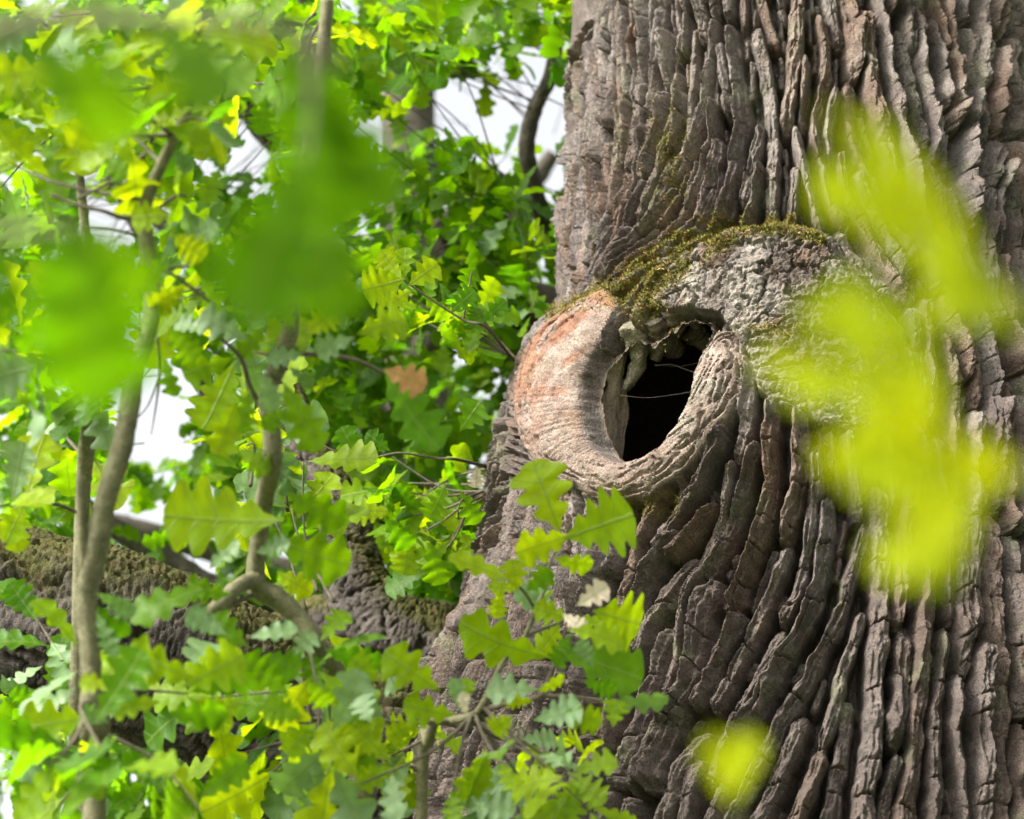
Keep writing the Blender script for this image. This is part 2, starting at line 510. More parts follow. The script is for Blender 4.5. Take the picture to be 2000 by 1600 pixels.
# flow of the bark: x, y, angle from straight down (positive to the right), spacing mm, height mm
FLOW = [(1130, 60, 0, 21, 11), (1130, 200, 0, 21, 12), (1125, 400, -3, 21, 12), (1110, 560, -12, 18, 10), (1200, 60, 0, 21, 11), (1200, 200, 0, 21, 12),
        (1200, 350, -5, 20, 12), (1180, 480, -25, 18, 12), (1130, 585, -42, 15, 9), (1300, 60, 0, 24, 14), (1300, 200, -3, 23, 14),
        (1290, 330, -10, 22, 14), (1270, 420, -28, 20, 13), (1230, 500, -50, 17, 11), (1350, 400, -25, 22, 15), (1320, 470, -58, 18, 12),
        (1420, 60, 0, 32, 20), (1420, 200, -6, 33, 24), (1430, 330, -12, 34, 26), (1410, 410, -32, 26, 20), (1500, 60, 4, 38, 26), (1500, 200, 4, 38, 30),
        (1500, 380, 0, 36, 28), (1560, 300, 3, 40, 32), (1600, 200, -10, 42, 34), (1640, 320, 4, 42, 34), (1680, 420, 30, 36, 26),
        (1720, 300, 10, 40, 30), (1780, 200, 10, 42, 34), (1800, 400, 8, 38, 30), (1830, 600, 10, 36, 26), (1740, 520, 38, 34, 24),
        (1720, 570, 42, 32, 22), (1790, 720, 15, 34, 24), (1900, 300, 4, 40, 30), (1900, 800, 4, 40, 30), (1900, 1200, 0, 40, 30),
        (1470, 790, -4, 32, 26), (1450, 830, -8, 33, 30), (1420, 900, -14, 32, 30), (1345, 950, -24, 28, 26), (1360, 1010, -32, 32, 32),
        (1300, 1080, -40, 30, 32), (1270, 1150, -34, 30, 30), (1250, 1250, -24, 30, 28), (1280, 1350, -26, 32, 30), (1450, 950, -8, 36, 34),
        (1440, 1050, -24, 36, 36), (1400, 1150, -32, 36, 36), (1370, 1250, -28, 36, 36), (1350, 1380, -25, 38, 36), (1520, 880, 6, 36, 32),
        (1530, 1000, -3, 38, 36), (1510, 1100, -20, 38, 36), (1470, 1200, -27, 38, 36), (1440, 1300, -30, 38, 36), (1420, 1400, -32, 38, 36),
        (1600, 890, 6, 38, 32), (1620, 1000, 0, 42, 36), (1600, 1100, -10, 42, 36), (1560, 1200, -19, 42, 36), (1530, 1350, -22, 42, 36),
        (1700, 900, 5, 40, 30), (1720, 1000, 0, 42, 34), (1690, 1150, -12, 42, 34), (1640, 1300, -18, 42, 34), (1600, 1400, -18, 42, 34),
        (1780, 1000, -2, 40, 30), (1780, 1200, -6, 40, 30), (1750, 1400, -8, 40, 30), (1840, 1200, -3, 40, 28),
        (1500, 1550, -22, 40, 34), (1300, 1550, -18, 36, 30), (1700, 1550, -10, 42, 30),
        (980, 900, -18, 17, 10), (960, 1000, -10, 18, 11), (940, 1150, -16, 18, 11), (1000, 1100, -5, 19, 13), (1050, 1000, 2, 18, 12),
        (1050, 1150, -5, 20, 15), (1120, 1100, -3, 21, 18), (1180, 1050, -6, 22, 20), (1180, 1200, -12, 25, 24), (1100, 1300, -6, 22, 18),
        (1000, 1300, -8, 20, 14), (900, 1300, -22, 18, 11), (900, 1400, -12, 20, 12), (1150, 1400, -10, 25, 22), (1000, 1550, -6, 22, 16),
        (1200, 990, -8, 20, 16), (1250, 1000, -20, 22, 20), (1140, 985, 4, 18, 12),
        (1035, 700, -32, 14, 6), (1008, 790, -10, 14, 7), (1015, 870, 14, 14, 8), (975, 850, -14, 15, 9), (1070, 940, 30, 14, 8), (1050, 665, -38, 13, 5)]
fs, fd, fw, fh = [], [], [], []
for (x, y, a, w, h) in FLOW:
    p = to_sz(x, y); dx, dy = math.sin(math.radians(a)) * 34, math.cos(math.radians(a)) * 34
    q = to_sz(x + dx, y + dy); q0 = to_sz(x - dx, y - dy)
    dd = q - q0
    if np.hypot(*dd) < 1e-4:
        dd = np.array([0, -1.0])
    big = 0.98 if w > 27 else 1.08
    fs.append(p); fd.append(dd / np.hypot(*dd)); fw.append(w * 1e-3 * big); fh.append(h * 1e-3 * (1.2 if w > 27 else 2.0))
fs, fd, fw, fh = map(np.array, (fs, fd, fw, fh))
GS, GZ = 150, 160
gs = np.linspace(S[0, 0], S[0, -1], GS); gz = np.linspace(Z0, Z1, GZ)
Gs, Gz = np.meshgrid(gs, gz)
w_ = 1.0 / ((Gs[..., None] - fs[:, 0]) ** 2 + (Gz[..., None] - fs[:, 1]) ** 2 + 0.0006) ** 2
w_ /= w_.sum(-1, keepdims=True)
Fdx, Fdz, Fsep, Fht = (w_ * fd[:, 0]).sum(-1), (w_ * fd[:, 1]).sum(-1), (w_ * fw).sum(-1), (w_ * fh).sum(-1)
ang = 0.30 * fbm(Gs * 9, Gz * 4, 3, 77)
Fdx, Fdz = Fdx * np.cos(ang) - Fdz * np.sin(ang), Fdx * np.sin(ang) + Fdz * np.cos(ang)
nn_ = np.hypot(Fdx, Fdz) + 1e-9; Fdx /= nn_; Fdz /= nn_


def gi(s, z):
    return (min(max(int((z - Z0) / (Z1 - Z0) * (GZ - 1) + .5), 0), GZ - 1), min(max(int((s - gs[0]) / (gs[-1] - gs[0]) * (GS - 1) + .5), 0), GS - 1))


# --- zones in the photograph
CAL = np.array([(1175, 598, 34), (1140, 640, 50), (1100, 695, 62), (1084, 765, 66), (1090, 835, 66), (1118, 892, 56), (1160, 925, 42), (1213, 943, 38),
                (1272, 925, 40), (1320, 880, 44), (1364, 826, 48), (1394, 766, 50), (1412, 712, 46), (1420, 676, 32)], float)
HOLE = [(1205, 662), (1232, 640), (1262, 655), (1300, 622), (1340, 606), (1380, 610), (1396, 640), (1370, 690), (1356, 730), (1352, 780), (1326, 838), (1290, 880), (1260, 902),
        (1206, 906), (1182, 892), (1162, 850), (1150, 805), (1146, 765), (1158, 715), (1180, 685)]
BURL = [(1290, 545), (1330, 490), (1420, 452), (1520, 438), (1620, 455), (1690, 540), (1745, 650), (1780, 760), (1760, 850), (1640, 840), (1540, 800),
        (1480, 760), (1462, 690), (1430, 640), (1400, 605), (1320, 600), (1260, 600)]
CALS = smooth_path(CAL[:, :2], 131)
dc, cpar = seg_dist(px, py, CALS)
cpar = cpar * (len(CAL) - 1) / 130


def box(a, k):
    for ax in (0, 1):
        p = np.concatenate([np.take(a, [0] * (k + 1), ax), a, np.take(a, [-1] * k, ax)], ax)
        c = np.cumsum(p, ax)
        n = a.shape[ax]
        a = (np.take(c, range(2 * k + 1, 2 * k + 1 + n), ax) - np.take(c, range(0, n), ax)) / (2 * k + 1)
    return a


_ok = (dc < 80) & ~((px > 1180) & (py < 760) & (px < 1340))
for _ in range(3):                                  # even out the steps of the nearest-point search
    cpar = np.where(_ok, box(cpar, 4), cpar); dc = np.where(_ok, box(dc, 3), dc)
chw = np.interp(cpar, np.arange(len(CAL)), CAL[:, 2])
cq = dc / chw + 0.10 * fbm(S * 25, ZZ * 25, 3, 5)
hole_sd = poly_sd(px, py, HOLE) + 5 * fbm(S * 40, ZZ * 40, 3, 9) + np.where(py < 700, 9 * fbm(S * 55, ZZ * 55, 2, 19), 0)
callus = (cq < 1.0) & facing
burl_sd = poly_sd(px, py, BURL) + 8 * fbm(S * 30, ZZ * 30, 2, 12)
blocked = ((cq < 0.93) | (hole_sd > -6) | (burl_sd > 0)) & facing

# --- ridges of bark: streamlines stamped into the height map
H = np.full(S.shape, -1.0)                    # normalised later
HM = np.zeros(S.shape); ID = np.zeros(S.shape, np.int32)
lat_noise = 0.36 * fbm(S * 40, ZZ * 15, 4, 31)
top_noise = fbm(S * 45, ZZ * 22, 3, 51)
occ = np.zeros((int((Z1 - Z0) / 0.003) + 2, int((S[0, -1] - S[0, 0]) / 0.003) + 2), np.int32)
S00 = S[0, 0]


def occ_at(s, z):
    i, j = int((z - Z0) / 0.003), int((s - S00) / 0.003)
    if i < 0 or j < 0 or i >= occ.shape[0] or j >= occ.shape[1]:
        return -1
    return occ[i, j]


def fine_ij(s, z):
    return int((z - Z0) / DZ), int((s - S00) / DS)


ridges = []
rid = 0
count = 0
NC = 26000
cand = np.stack([rng.uniform(S00, S[0, -1], NC), rng.uniform(Z0, Z1, NC), np.arange(NC) > 11000], -1)
for (s0, z0, small) in cand:
    if occ_at(s0, z0) != 0:
        continue
    i, j = fine_ij(s0, z0)
    if not (0 <= i < NZ and 0 <= j < NP) or blocked[i, j]:
        continue
    a, b = gi(s0, z0)
    sep = Fsep[a, b] * (rng.uniform(0.75, 1.3) if not small else rng.uniform(0.36, 0.55)); ht = Fht[a, b] * (rng.uniform(0.7, 1.2) if not small else rng.uniform(0.05, 0.4))
    half = rng.uniform(3.0, 9.0) * max(sep, 0.02)
    dev = rng.normal(0, 0.08)
    path = []
    for sg in (-1, 1):
        s, z = s0, z0; seg = []
        L = 0
        lim = half * rng.uniform(0.6, 1.4)
        while L < lim:
            a, b = gi(s, z)
            dx, dz = Fdx[a, b], Fdz[a, b]
            dx, dz = dx - dev * dz, dz + dev * dx
            s += sg * dx * 0.003; z += sg * dz * 0.003; L += 0.003
            if occ_at(s, z) != 0:
                break
            i, j = fine_ij(s, z)
            if not (0 <= i < NZ and 0 <= j < NP) or blocked[i, j]:
                break
            seg.append((s, z))
        path = (seg[::-1] if sg < 0 else path + [(s0, z0)] + seg)
    count += 1
    if len(path) < 6 or (not small and len(path) * 0.003 < sep * (5.0 if count < 2500 else 3.2 if count < 5000 else 1.8)):
        continue
    rid += 1
    path = np.array(path)
    n = len(path)
    # footprint that later ridges keep clear of
    ro = sep * 0.60
    k = int(ro / 0.003) + 1
    yy, xx = np.mgrid[-k:k + 1, -k:k + 1]
    disc = (xx * xx + yy * yy) * 9e-6 < ro * ro
    for (s, z) in path[::2]:
        i, j = int((z - Z0) / 0.003), int((s - S00) / 0.003)
        i0, i1, j0, j1 = max(i - k, 0), min(i + k + 1, occ.shape[0]), max(j - k, 0), min(j + k + 1, occ.shape[1])
        sub = occ[i0:i1, j0:j1]; dsub = disc[i0 - i + k:i1 - i + k, j0 - j + k:j1 - j + k]
        sub[dsub & (sub == 0)] = rid
    ridges.append((rid, n, sep))
    # stamp the relief
    tilt = rng.uniform(-0.75, 0.75) - 0.15
    tan = np.gradient(path, axis=0); tan /= np.hypot(tan[:, 0], tan[:, 1])[:, None] + 1e-9
    al = np.arange(n) / (n - 1)
    endt = np.minimum(1, np.minimum(np.arange(n) + 1, n - np.arange(n)) * 0.003 / (sep * rng.uniform(0.25, 0.6)))
    wv = sep * 0.45 * (0.35 + 0.65 * np.sqrt(endt)) * (1 + 0.20 * noise2(np.arange(n) * 0.09, rid * 3.7, 2))
    hv = ht * (0.55 + 0.45 * endt) * (1 + 0.25 * noise2(np.arange(n) * 0.05 + 40, rid * 1.7, 3)) * (1 + 0.35 * rng.uniform(-1, 1) * (al - .5) * 2)
    cracks = np.cumsum(rng.uniform(0.03, 0.16, 40)); cslope = rng.uniform(-0.9, 0.9); cdep = rng.uniform(0.0, 0.42, 40)
    kk = int(sep * 0.85 / min(DS, DZ)) + 2
    for m in range(n):
        s, z = path[m]
        i, j = fine_ij(s, z)
        i0, i1, j0, j1 = max(i - kk, 0), min(i + kk + 1, NZ), max(j - kk, 0), min(j + kk + 1, NP)
        if i0 >= i1 or j0 >= j1:
            continue
        ex = S[i0:i1, j0:j1] - s; ez = ZZ[i0:i1, j0:j1] - z
        along = ex * tan[m, 0] + ez * tan[m, 1]
        lat = (-ex * tan[m, 1] + ez * tan[m, 0]) / wv[m] + lat_noise[i0:i1, j0:j1]
        q = np.abs(lat)
        if m in (0, n - 1):
            q = np.maximum(q, np.abs(along) / wv[m])
            ok = (q < 1)
        else:
            ok = (q < 1) & (np.abs(along) < 0.0034)
        if not ok.any():
            continue
        stri = noise2(lat * 3.0 + rid, (m * 0.003 + along) * 13, 7) + 0.4 * noise2(lat * 6.0 + rid, (m * 0.003 + along) * 40, 17)
        val = (1 - q ** 5) * (1 + tilt * lat + 0.22 * stri) * hv[m] * (1 + 0.18 * top_noise[i0:i1, j0:j1])
        ca = m * 0.003 + along + cslope * lat * wv[m] + 0.009 * top_noise[i0:i1, j0:j1]
        c = np.searchsorted(cracks, ca); cdist = np.minimum(np.abs(cracks[np.clip(c, 0, 39)] - ca), np.abs(cracks[np.clip(c - 1, 0, 39)] - ca))
        val = val * (1 - cdep[np.clip(c, 0, 39)] * np.exp(-(cdist / 0.0020) ** 2))
        sub = HM[i0:i1, j0:j1]
        up = ok & (val > sub)
        sub[up] = val[up]; ID[i0:i1, j0:j1][up] = rid

# --- blocky plates on the burl (jittered cells with open cracks)
cs = 0.048
bi = np.where((burl_sd > -4) & facing & (cq > 0.9) & (hole_sd < -2))
bs, bz = S[bi], ZZ[bi]
# cells stretched away from the hollow
hc = to_sz(1300, 780)
ang_b = np.arctan2(bz - hc[1], bs - hc[0]); rad_b = np.hypot(bs - hc[0], bz - hc[1])
wx = 0.55 * fbm(bs * 34, bz * 34, 4, 61); wy = 0.55 * fbm(bs * 34, bz * 34, 4, 62)
cu = rad_b / (cs * 1.25) + wx; cv = ang_b * 0.30 / cs * 1.05 + wy
cell_seed = np.random.default_rng(11).uniform(0, 1, (256, 256, 2))
cell_h = np.random.default_rng(12).uniform(0.45, 1.0, (256, 256))
cell_t = np.random.default_rng(13).uniform(-1, 1, (256, 256, 2))
f1 = np.full(cu.shape, 9.0); f2 = f1.copy(); cid = np.zeros(cu.shape, int); tx = np.zeros(cu.shape); ty = np.zeros(cu.shape)
ui, vi = np.floor(cu).astype(int), np.floor(cv).astype(int)
for a in (-1, 0, 1):
    for b in (-1, 0, 1):
        A_, B_ = (ui + a) & 255, (vi + b) & 255
        sx = ui + a + cell_seed[A_, B_, 0]; sy = vi + b + cell_seed[A_, B_, 1]
        d = np.hypot(cu - sx, cv - sy)
        n1 = d < f1
        f2 = np.where(n1, f1, np.minimum(f2, d)); cid = np.where(n1, A_ * 256 + B_, cid)
        tx = np.where(n1, cu - sx, tx); ty = np.where(n1, cv - sy, ty); f1 = np.where(n1, d, f1)
edge = f2 - f1
ch_ = cell_h.ravel()[cid]; ct = cell_t.reshape(-1, 2)[cid]
crk = sstep(0.01, 0.15, edge)
ph_ = 0.017 * crk * (ch_ + 0.75 * (ct[:, 0] * tx + ct[:, 1] * ty)) - 0.005 * (1 - sstep(0, .09, np.abs(fbm(bs * 30, bz * 30, 3, 66)))) + 0.0035 * fbm(bs * 90, bz * 90, 3, 8) * crk
bw_ = sstep(-4, 6, burl_sd[bi])
HM[bi] = np.where(burl_sd[bi] > 0, ph_ * bw_, np.maximum(HM[bi], ph_ * bw_))
CELL = np.zeros(S.shape, np.int64)
CELL[bi] = np.where((edge > 0.10) & (burl_sd[bi] > 0), 100000 + cid, 0)
ID[bi] = np.where(burl_sd[bi] > 0, 0, ID[bi])

# --- callus ring round the hollow
prof = np.sqrt(np.clip(1 - np.minimum(cq, 1) ** 2.2, 0, 1))
cal_h = np.interp(cpar, np.arange(len(CAL)), [0.012, 0.03, 0.044, 0.05, 0.05, 0.046, 0.036, 0.030, 0.026, 0.024, 0.022, 0.022, 0.020, 0.012])
csg = np.where(in_poly(px, py, [tuple(c) for c in CALS]), -cq, cq)
leftw = sstep(7.0, 5.0, cpar)
fib = leftw * noise2(cpar * 11.0, csg * 0.9, 91) + (1 - leftw) * 0.8 * noise2(cpar * 0.6, csg * 4.0, 191)                      # wrinkles across the roll
fib2 = leftw * noise2(cpar * 28.0, csg * 1.5, 92)
longc = np.abs(noise2(cpar * 0.55 + 7, csg * 3.4 + 0.30 * fbm(S * 30, ZZ * 30, 3, 98), 93))        # cracks that follow the roll
longm = np.interp(cpar, np.arange(len(CAL)), [.9, .7, .6, .5, .5, .5, .6, .7, .9, 1, 1, 1, 1, .8]) * np.where(leftw > .5, sstep(0.0, 0.45, csg), 1)
outer = sstep(0.15, 0.7, cq * np.where(hole_sd > -60, 1, 1))
crack = (1 - sstep(0.0, 0.07, longc)) * longm
cross = (1 - sstep(0.0, 0.05, np.abs(noise2(cpar * 3.1, csg * 1.6 + 3, 95)))) * 0.35 * sstep(.1, .5, fbm(S * 20, ZZ * 20, 2, 96) + .3)
folds = 0
for c0, sd_, am in ((0.30, 301, .8), (0.52, 302, 1.0), (0.74, 303, 1.0), (0.05, 304, .5)):
    off = c0 + 0.16 * noise2(cpar * 1.3, sd_ * 1.1, sd_) + 0.05 * fbm(S * 50, ZZ * 50, 3, sd_ + 9)
    folds = folds + am * np.exp(-((csg - off) / 0.042) ** 2) * sstep(-0.30, 0.02, noise2(cpar * 1.7 + 5, sd_ * 0.37, sd_ + 4))
folds = folds * sstep(0.3, 1.0, cpar)
ch = cal_h * prof + np.where(prof > 0, -0.011 * folds + 0.0022 * fib + 0.0011 * fib2 - 0.010 * crack - 0.004 * cross + 0.003 * fbm(S * 18, ZZ * 18, 3, 14), 0)
HM = np.where(callus & (ch > -1), np.where(cq < 0.93, ch, np.maximum(HM * sstep(0.93, 1.05, cq), ch)), HM)
CAL_M = callus & (cq < 0.97)
_seed = divmod(int(np.argmin((px - 1085) ** 2 + (py - 800) ** 2)), NP)
_seen = np.zeros(CAL_M.shape, bool); _st = [_seed]; _seen[_seed] = True
_open = CAL_M & (hole_sd < 8.5)
while _st:                                          # one connected roll only
    a, b = _st.pop()
    for c, d in ((a + 1, b), (a - 1, b), (a, b + 1), (a, b - 1)):
        if 0 <= c < NZ and 0 <= d < NP and _open[c, d] and not _seen[c, d]:
            _seen[c, d] = True; _st.append((c, d))
CAL_M = _seen
ID[CAL_M] = 0; CELL[CAL_M] = 0

# --- rough ground of the furrows and fine relief everywhere
rough = 0.0034 * fbm(S * 95, ZZ * 42, 4, 101) + 0.0016 * fbm(S * 230, ZZ * 180, 2, 103) - 0.0030 * (1 - sstep(0, .10, np.abs(fbm(S * 30, ZZ * 18, 3, 107))))
furrow = np.where(HM < 0.004, 0.004 * fbm(S * 55, ZZ * 25, 3, 110), 0)
rgain = np.where(CAL_M, 0.28, 1.0)
HD = HM - 1.15 * np.where(CAL_M, 0, np.interp(ZZ, [Z0, Z1], [1, 1]) * Fht[np.clip(((ZZ - Z0) / (Z1 - Z0) * (GZ - 1)).astype(int), 0, GZ - 1),
                                                                       np.clip(((S - S00) / (S[0, -1] - S00) * (GS - 1)).astype(int), 0, GS - 1)])
_gap = sstep(0.25, 1.0, box((HM <= 0.003).astype(float), 2))
_fh = Fht[np.clip(((ZZ - Z0) / (Z1 - Z0) * (GZ - 1)).astype(int), 0, GZ - 1), np.clip(((S - S00) / (S[0, -1] - S00) * (GS - 1)).astype(int), 0, GS - 1)]
HD = HD + 0.35 * HM * (~CAL_M) - 0.9 * _fh * _gap * (~CAL_M)
hb = sstep(0.93, 1.25, cq) * facing + (~facing)
HD = np.where(CAL_M, HM, HM + (HD - HM) * hb)
HD = np.where(burl_sd > 0, HM - 0.006, HD)
HD += rough * rgain + furrow
# --- the hollow itself
hm = sstep(-3, 9, hole_sd) * facing
HD = HD * (1 - hm) - 0.030 * hm
HOL = (hole_sd > 8.5) & facing
R2 = R1 + HD
XF = surf(PHI, ZZ, R2)

# --- colours of bark, callus, moss and lichen
BARK = np.array([0.098, 0.077, 0.066]); BARK2 = np.array([0.140, 0.118, 0.106]); BROWN = np.array([0.115, 0.070, 0.044])
n_a = sstep(-0.25, 0.35, fbm(S * 5, ZZ * 4, 3, 200)); n_b = sstep(0.05, 0.45, fbm(S * 16, ZZ * 10, 3, 201))
tint = mix3(BARK, BARK2, n_a)
rv = np.random.default_rng(5).uniform(0.74, 1.28, 200000)
rb = np.random.default_rng(6).uniform(0, 1, 200000)
IDX = np.where(CELL > 0, CELL, ID)
tint = tint * np.where(IDX > 0, rv[IDX % 200000], 1.0)[..., None]
tint = mix3(tint, BROWN, 0.55 * np.where(IDX > 0, (rb[IDX % 200000] > 0.8), 0) + 0.25 * n_b)
# the upper right and the burl are paler and greyer
pale = sstep(-80, 60, burl_sd) * 0.75 + 0.3 * sstep(420, 200, py)
tint = mix3(tint, (0.235, 0.210, 0.175), np.clip(pale, 0, 1) * sstep(-.3, .3, fbm(S * 8, ZZ * 8, 3, 210)) )
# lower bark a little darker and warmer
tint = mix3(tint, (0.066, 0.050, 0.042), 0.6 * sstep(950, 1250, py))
# lichen
lich = sstep(0.16, 0.42, fbm(S * 11, ZZ * 9, 4, 220)) * np.where(facing, 1, 0.5)
tint = mix3(tint, (0.11, 0.115, 0.062), 0.42 * lich)
cal_c = mix3((0.165, 0.120, 0.095), (0.215, 0.166, 0.136), sstep(-.2, .3, fbm(S * 22, ZZ * 22, 3, 230)))
red = sstep(5.6, 2.0, cpar) * sstep(0.0, 0.33, fbm(S * 13, ZZ * 18, 4, 231) + 0.32 * sstep(-.7, .5, csg) + 0.10 * fib)
cal_c = mix3(cal_c, (0.165, 0.072, 0.038), 0.85 * red)
cal_c = mix3(cal_c, (0.15, 0.125, 0.07), 0.5 * sstep(0.1, 0.5, fib) * sstep(0.0, .4, fbm(S * 9, ZZ * 9, 2, 233)))
cal_c = mix3(cal_c, (0.215, 0.195, 0.155), 0.6 * sstep(8.5, 10, cpar) * sstep(-.1, .4, fbm(S * 15, ZZ * 15, 3, 234)))
tint = mix3(tint, cal_c, 1 - sstep(0.86, 1.0, cq) if True else 0)
MOSS_L = [(1085, 612), (1150, 592), (1230, 560), (1300, 515), (1370, 468), (1440, 440), (1530, 440), (1600, 470)]
dm, mpar = seg_dist(px, py, MOSS_L)
mw = np.interp(mpar, np.arange(len(MOSS_L)), [18, 28, 52, 58, 50, 36, 24, 14])
mossv = sstep(1.15, 0.35, dm / mw) + 0.9 * np.exp(-(((px - 1265) / 42) ** 2 + ((py - 610) / 36) ** 2)) + 0.7 * np.exp(-(((px - 1530) / 90) ** 2 + ((py - 645) / 14) ** 2)) \
    + 0.8 * np.exp(-(((px - 1240) / 40) ** 2 + ((py - 985) / 18) ** 2)) + 0.55 * np.exp(-(((px - 1310) / 36) ** 2 + ((py - 300) / 130) ** 2)) \
    + 0.5 * np.exp(-(((px - 1300) / 30) ** 2 + ((py - 970) / 40) ** 2)) + 0.35 * np.exp(-(((px - 1100) / 60) ** 2 + ((py - 960) / 16) ** 2))
mossv = np.clip(mossv, 0, 1.2) * sstep(-0.42, 0.12, fbm(S * 26, ZZ * 22, 4, 240)) * facing
mossv[CAL_M] *= 0.35
mcol = mix3((0.13, 0.115, 0.022), (0.24, 0.15, 0.05), sstep(-.1, .4, fbm(S * 60, ZZ * 60, 3, 241)))
tint = mix3(tint, mcol, np.clip(mossv, 0, 1) * 0.85)
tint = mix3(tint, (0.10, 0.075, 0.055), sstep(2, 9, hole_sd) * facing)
HD2 = HD

# --- assemble the whole trunk: fine front, coarse back, foot and top
ph_all = np.concatenate([ph_f, ph_c]); z_all = np.concatenate([z_lo, z_f, z_hi])
PA, ZA = np.meshgrid(ph_all, z_all)
RA = base_R(PA, ZA) + 0.012 * fbm(PA * RREF * 3.2, ZA * 2.0, 3, 40) \
    + 0.03 * (np.abs(noise2(PA * 9, ZA * 2.2, 300)) - 0.3) + 0.10 * sstep(1.2, 0, ZA) * np.abs(noise2(PA * 1.1, ZA * 0.2, 301))
TA = np.broadcast_to(BARK, PA.shape + (3,)).copy()
r0 = len(z_lo)
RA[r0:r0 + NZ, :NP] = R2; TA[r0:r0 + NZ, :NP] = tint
XA = surf(PA, ZA, RA)
nr, nc = PA.shape
gidx = np.arange(nr * nc).reshape(nr, nc)
nxt = np.roll(gidx, -1, 1)
Fq = np.stack([gidx[:-1], nxt[:-1], nxt[1:], gidx[1:]], -1)          # (nr-1, nc, 4)
# vertex normals of the whole surface
du = np.roll(XA, -1, 1) - np.roll(XA, 1, 1)
dv = np.gradient(XA, axis=0)
NA = np.cross(du, dv); NA /= np.linalg.norm(NA, axis=-1, keepdims=True) + 1e-12
VA = XA.reshape(-1, 3) - ORG; NAf = NA.reshape(-1, 3); TAf = TA.reshape(-1, 3)

fid = np.zeros(Fq.shape[:2], np.int64)                                # 0 trunk, -1 callus, -2 hollow, else ridge/plate
sub = np.zeros((NZ, NP), np.int64)
sub = np.where(CELL > 0, CELL, ID)
sub = np.where(CAL_M, -1, sub); sub = np.where(HOL, -2, sub)
q = sub[:-1, :-1]
same = (q == sub[1:, :-1]) & (q == sub[:-1, 1:]) & (q == sub[1:, 1:])
fid[r0:r0 + NZ - 1, :NP - 1] = np.where(same, q, 0)
# keep the 300 pieces that show largest; the rest stays with the trunk
vis = (px[:-1, :-1] > 700) & (px[:-1, :-1] < 2010) & (py[:-1, :-1] > 0) & (py[:-1, :-1] < 1600)
ids, cnt = np.unique(np.where(vis & same, q, 0), return_counts=True)
rank = [i for _, i in sorted(zip(cnt, ids), reverse=True) if i > 0][:290]
keep = set(rank) | {-1, -2}
lut_in = np.isin(fid, list(keep))
fid = np.where(lut_in, fid, 0)
ff = fid.ravel(); Ff = Fq.reshape(-1, 4)
order = np.argsort(ff, kind='stable'); fs_ = ff[order]
uq, st = np.unique(fs_, return_index=True); en = np.append(st[1:], len(fs_))


def submesh(name, faces):
    u, inv = np.unique(faces, return_inverse=True)
    return mesh_np(name, VA[u], inv.reshape(-1, 4), True, TAf[u], NAf[u])


trunk = None
for k in (0,) + tuple(int(v) for v in uq if v != 0):
    i = int(np.where(uq == k)[0][0])
    faces = Ff[order[st[i]:en[i]]]
    if k == 0:
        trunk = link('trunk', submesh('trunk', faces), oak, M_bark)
        trunk['label'] = 'thick furrowed grey brown trunk'
    elif k == -1:
        o = link('callus_ring', submesh('callus_ring', faces), oak, M_bark); o['label'] = 'smooth pinkish callus roll round the hollow'
    elif k == -2:
        pass                                            # the mouth of the hollow stays open
    elif k >= 100000:
        link('bark_plate', submesh('bark_plate', faces), trunk, M_bark)
    else:
        link('bark_ridge', submesh('bark_ridge', faces), trunk, M_bark)


def surf_at(x, y):
    """a point of the finished trunk surface seen at a photograph pixel (front side)"""
    i = np.argmin((px - x) ** 2 + (py - y) ** 2)
    i, j = divmod(int(i), NP)
    return XF[i, j], i, j


# --- the chamber behind the mouth
def chamber():
    p, i, j = surf_at(1275, 770)
    ph = PHI[i, j]; c0 = surf(ph, ZZ[i, j], R1[i, j])
    inw = np.array([-math.sin(ph), math.cos(ph), 0.0]); tng = np.array([math.cos(ph), math.sin(ph), 0.0])
    c = c0 + inw * 0.31
    nu, nv = 64, 48
    a = np.linspace(0, 2 * np.pi, nu, endpoint=False); b = np.linspace(0.02, np.pi - 0.02, nv)
    A_, B_ = np.meshgrid(a, b)
    # pole axis along the mouth's normal; drop the cap that faces the mouth
    r = 1 + 0.10 * fbm(np.cos(A_) * 2 + B_, np.sin(A_) * 2, 3, 71) + 0.05 * noise2(np.cos(A_) * 7, np.sin(A_) * 7 + B_ * .6, 72)
    V = c + inw * (-0.29 * np.cos(B_) * r)[..., None] + tng * (0.27 * np.sin(B_) * np.cos(A_) * r)[..., None] + np.array([0, 0, 1.0]) * (0.34 * np.sin(B_) * np.sin(A_) * r)[..., None]
    k0 = int(np.argmax(b > math.radians(50)))
    V = V[k0:]
    n = V.shape[0]
    i = np.arange(n * nu).reshape(n, nu); nx = np.roll(i, -1, 1)
    F = np.stack([i[:-1], nx[:-1], nx[1:], i[1:]], -1).reshape(-1, 4)
    V = np.vstack([V.reshape(-1, 3), V[-1].mean(0)[None]])
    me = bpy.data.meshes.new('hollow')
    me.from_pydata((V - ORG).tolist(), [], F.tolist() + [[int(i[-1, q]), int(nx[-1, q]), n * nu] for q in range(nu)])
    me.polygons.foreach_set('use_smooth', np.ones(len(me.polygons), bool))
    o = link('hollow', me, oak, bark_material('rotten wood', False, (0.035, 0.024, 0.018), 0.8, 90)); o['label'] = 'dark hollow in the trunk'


chamber()


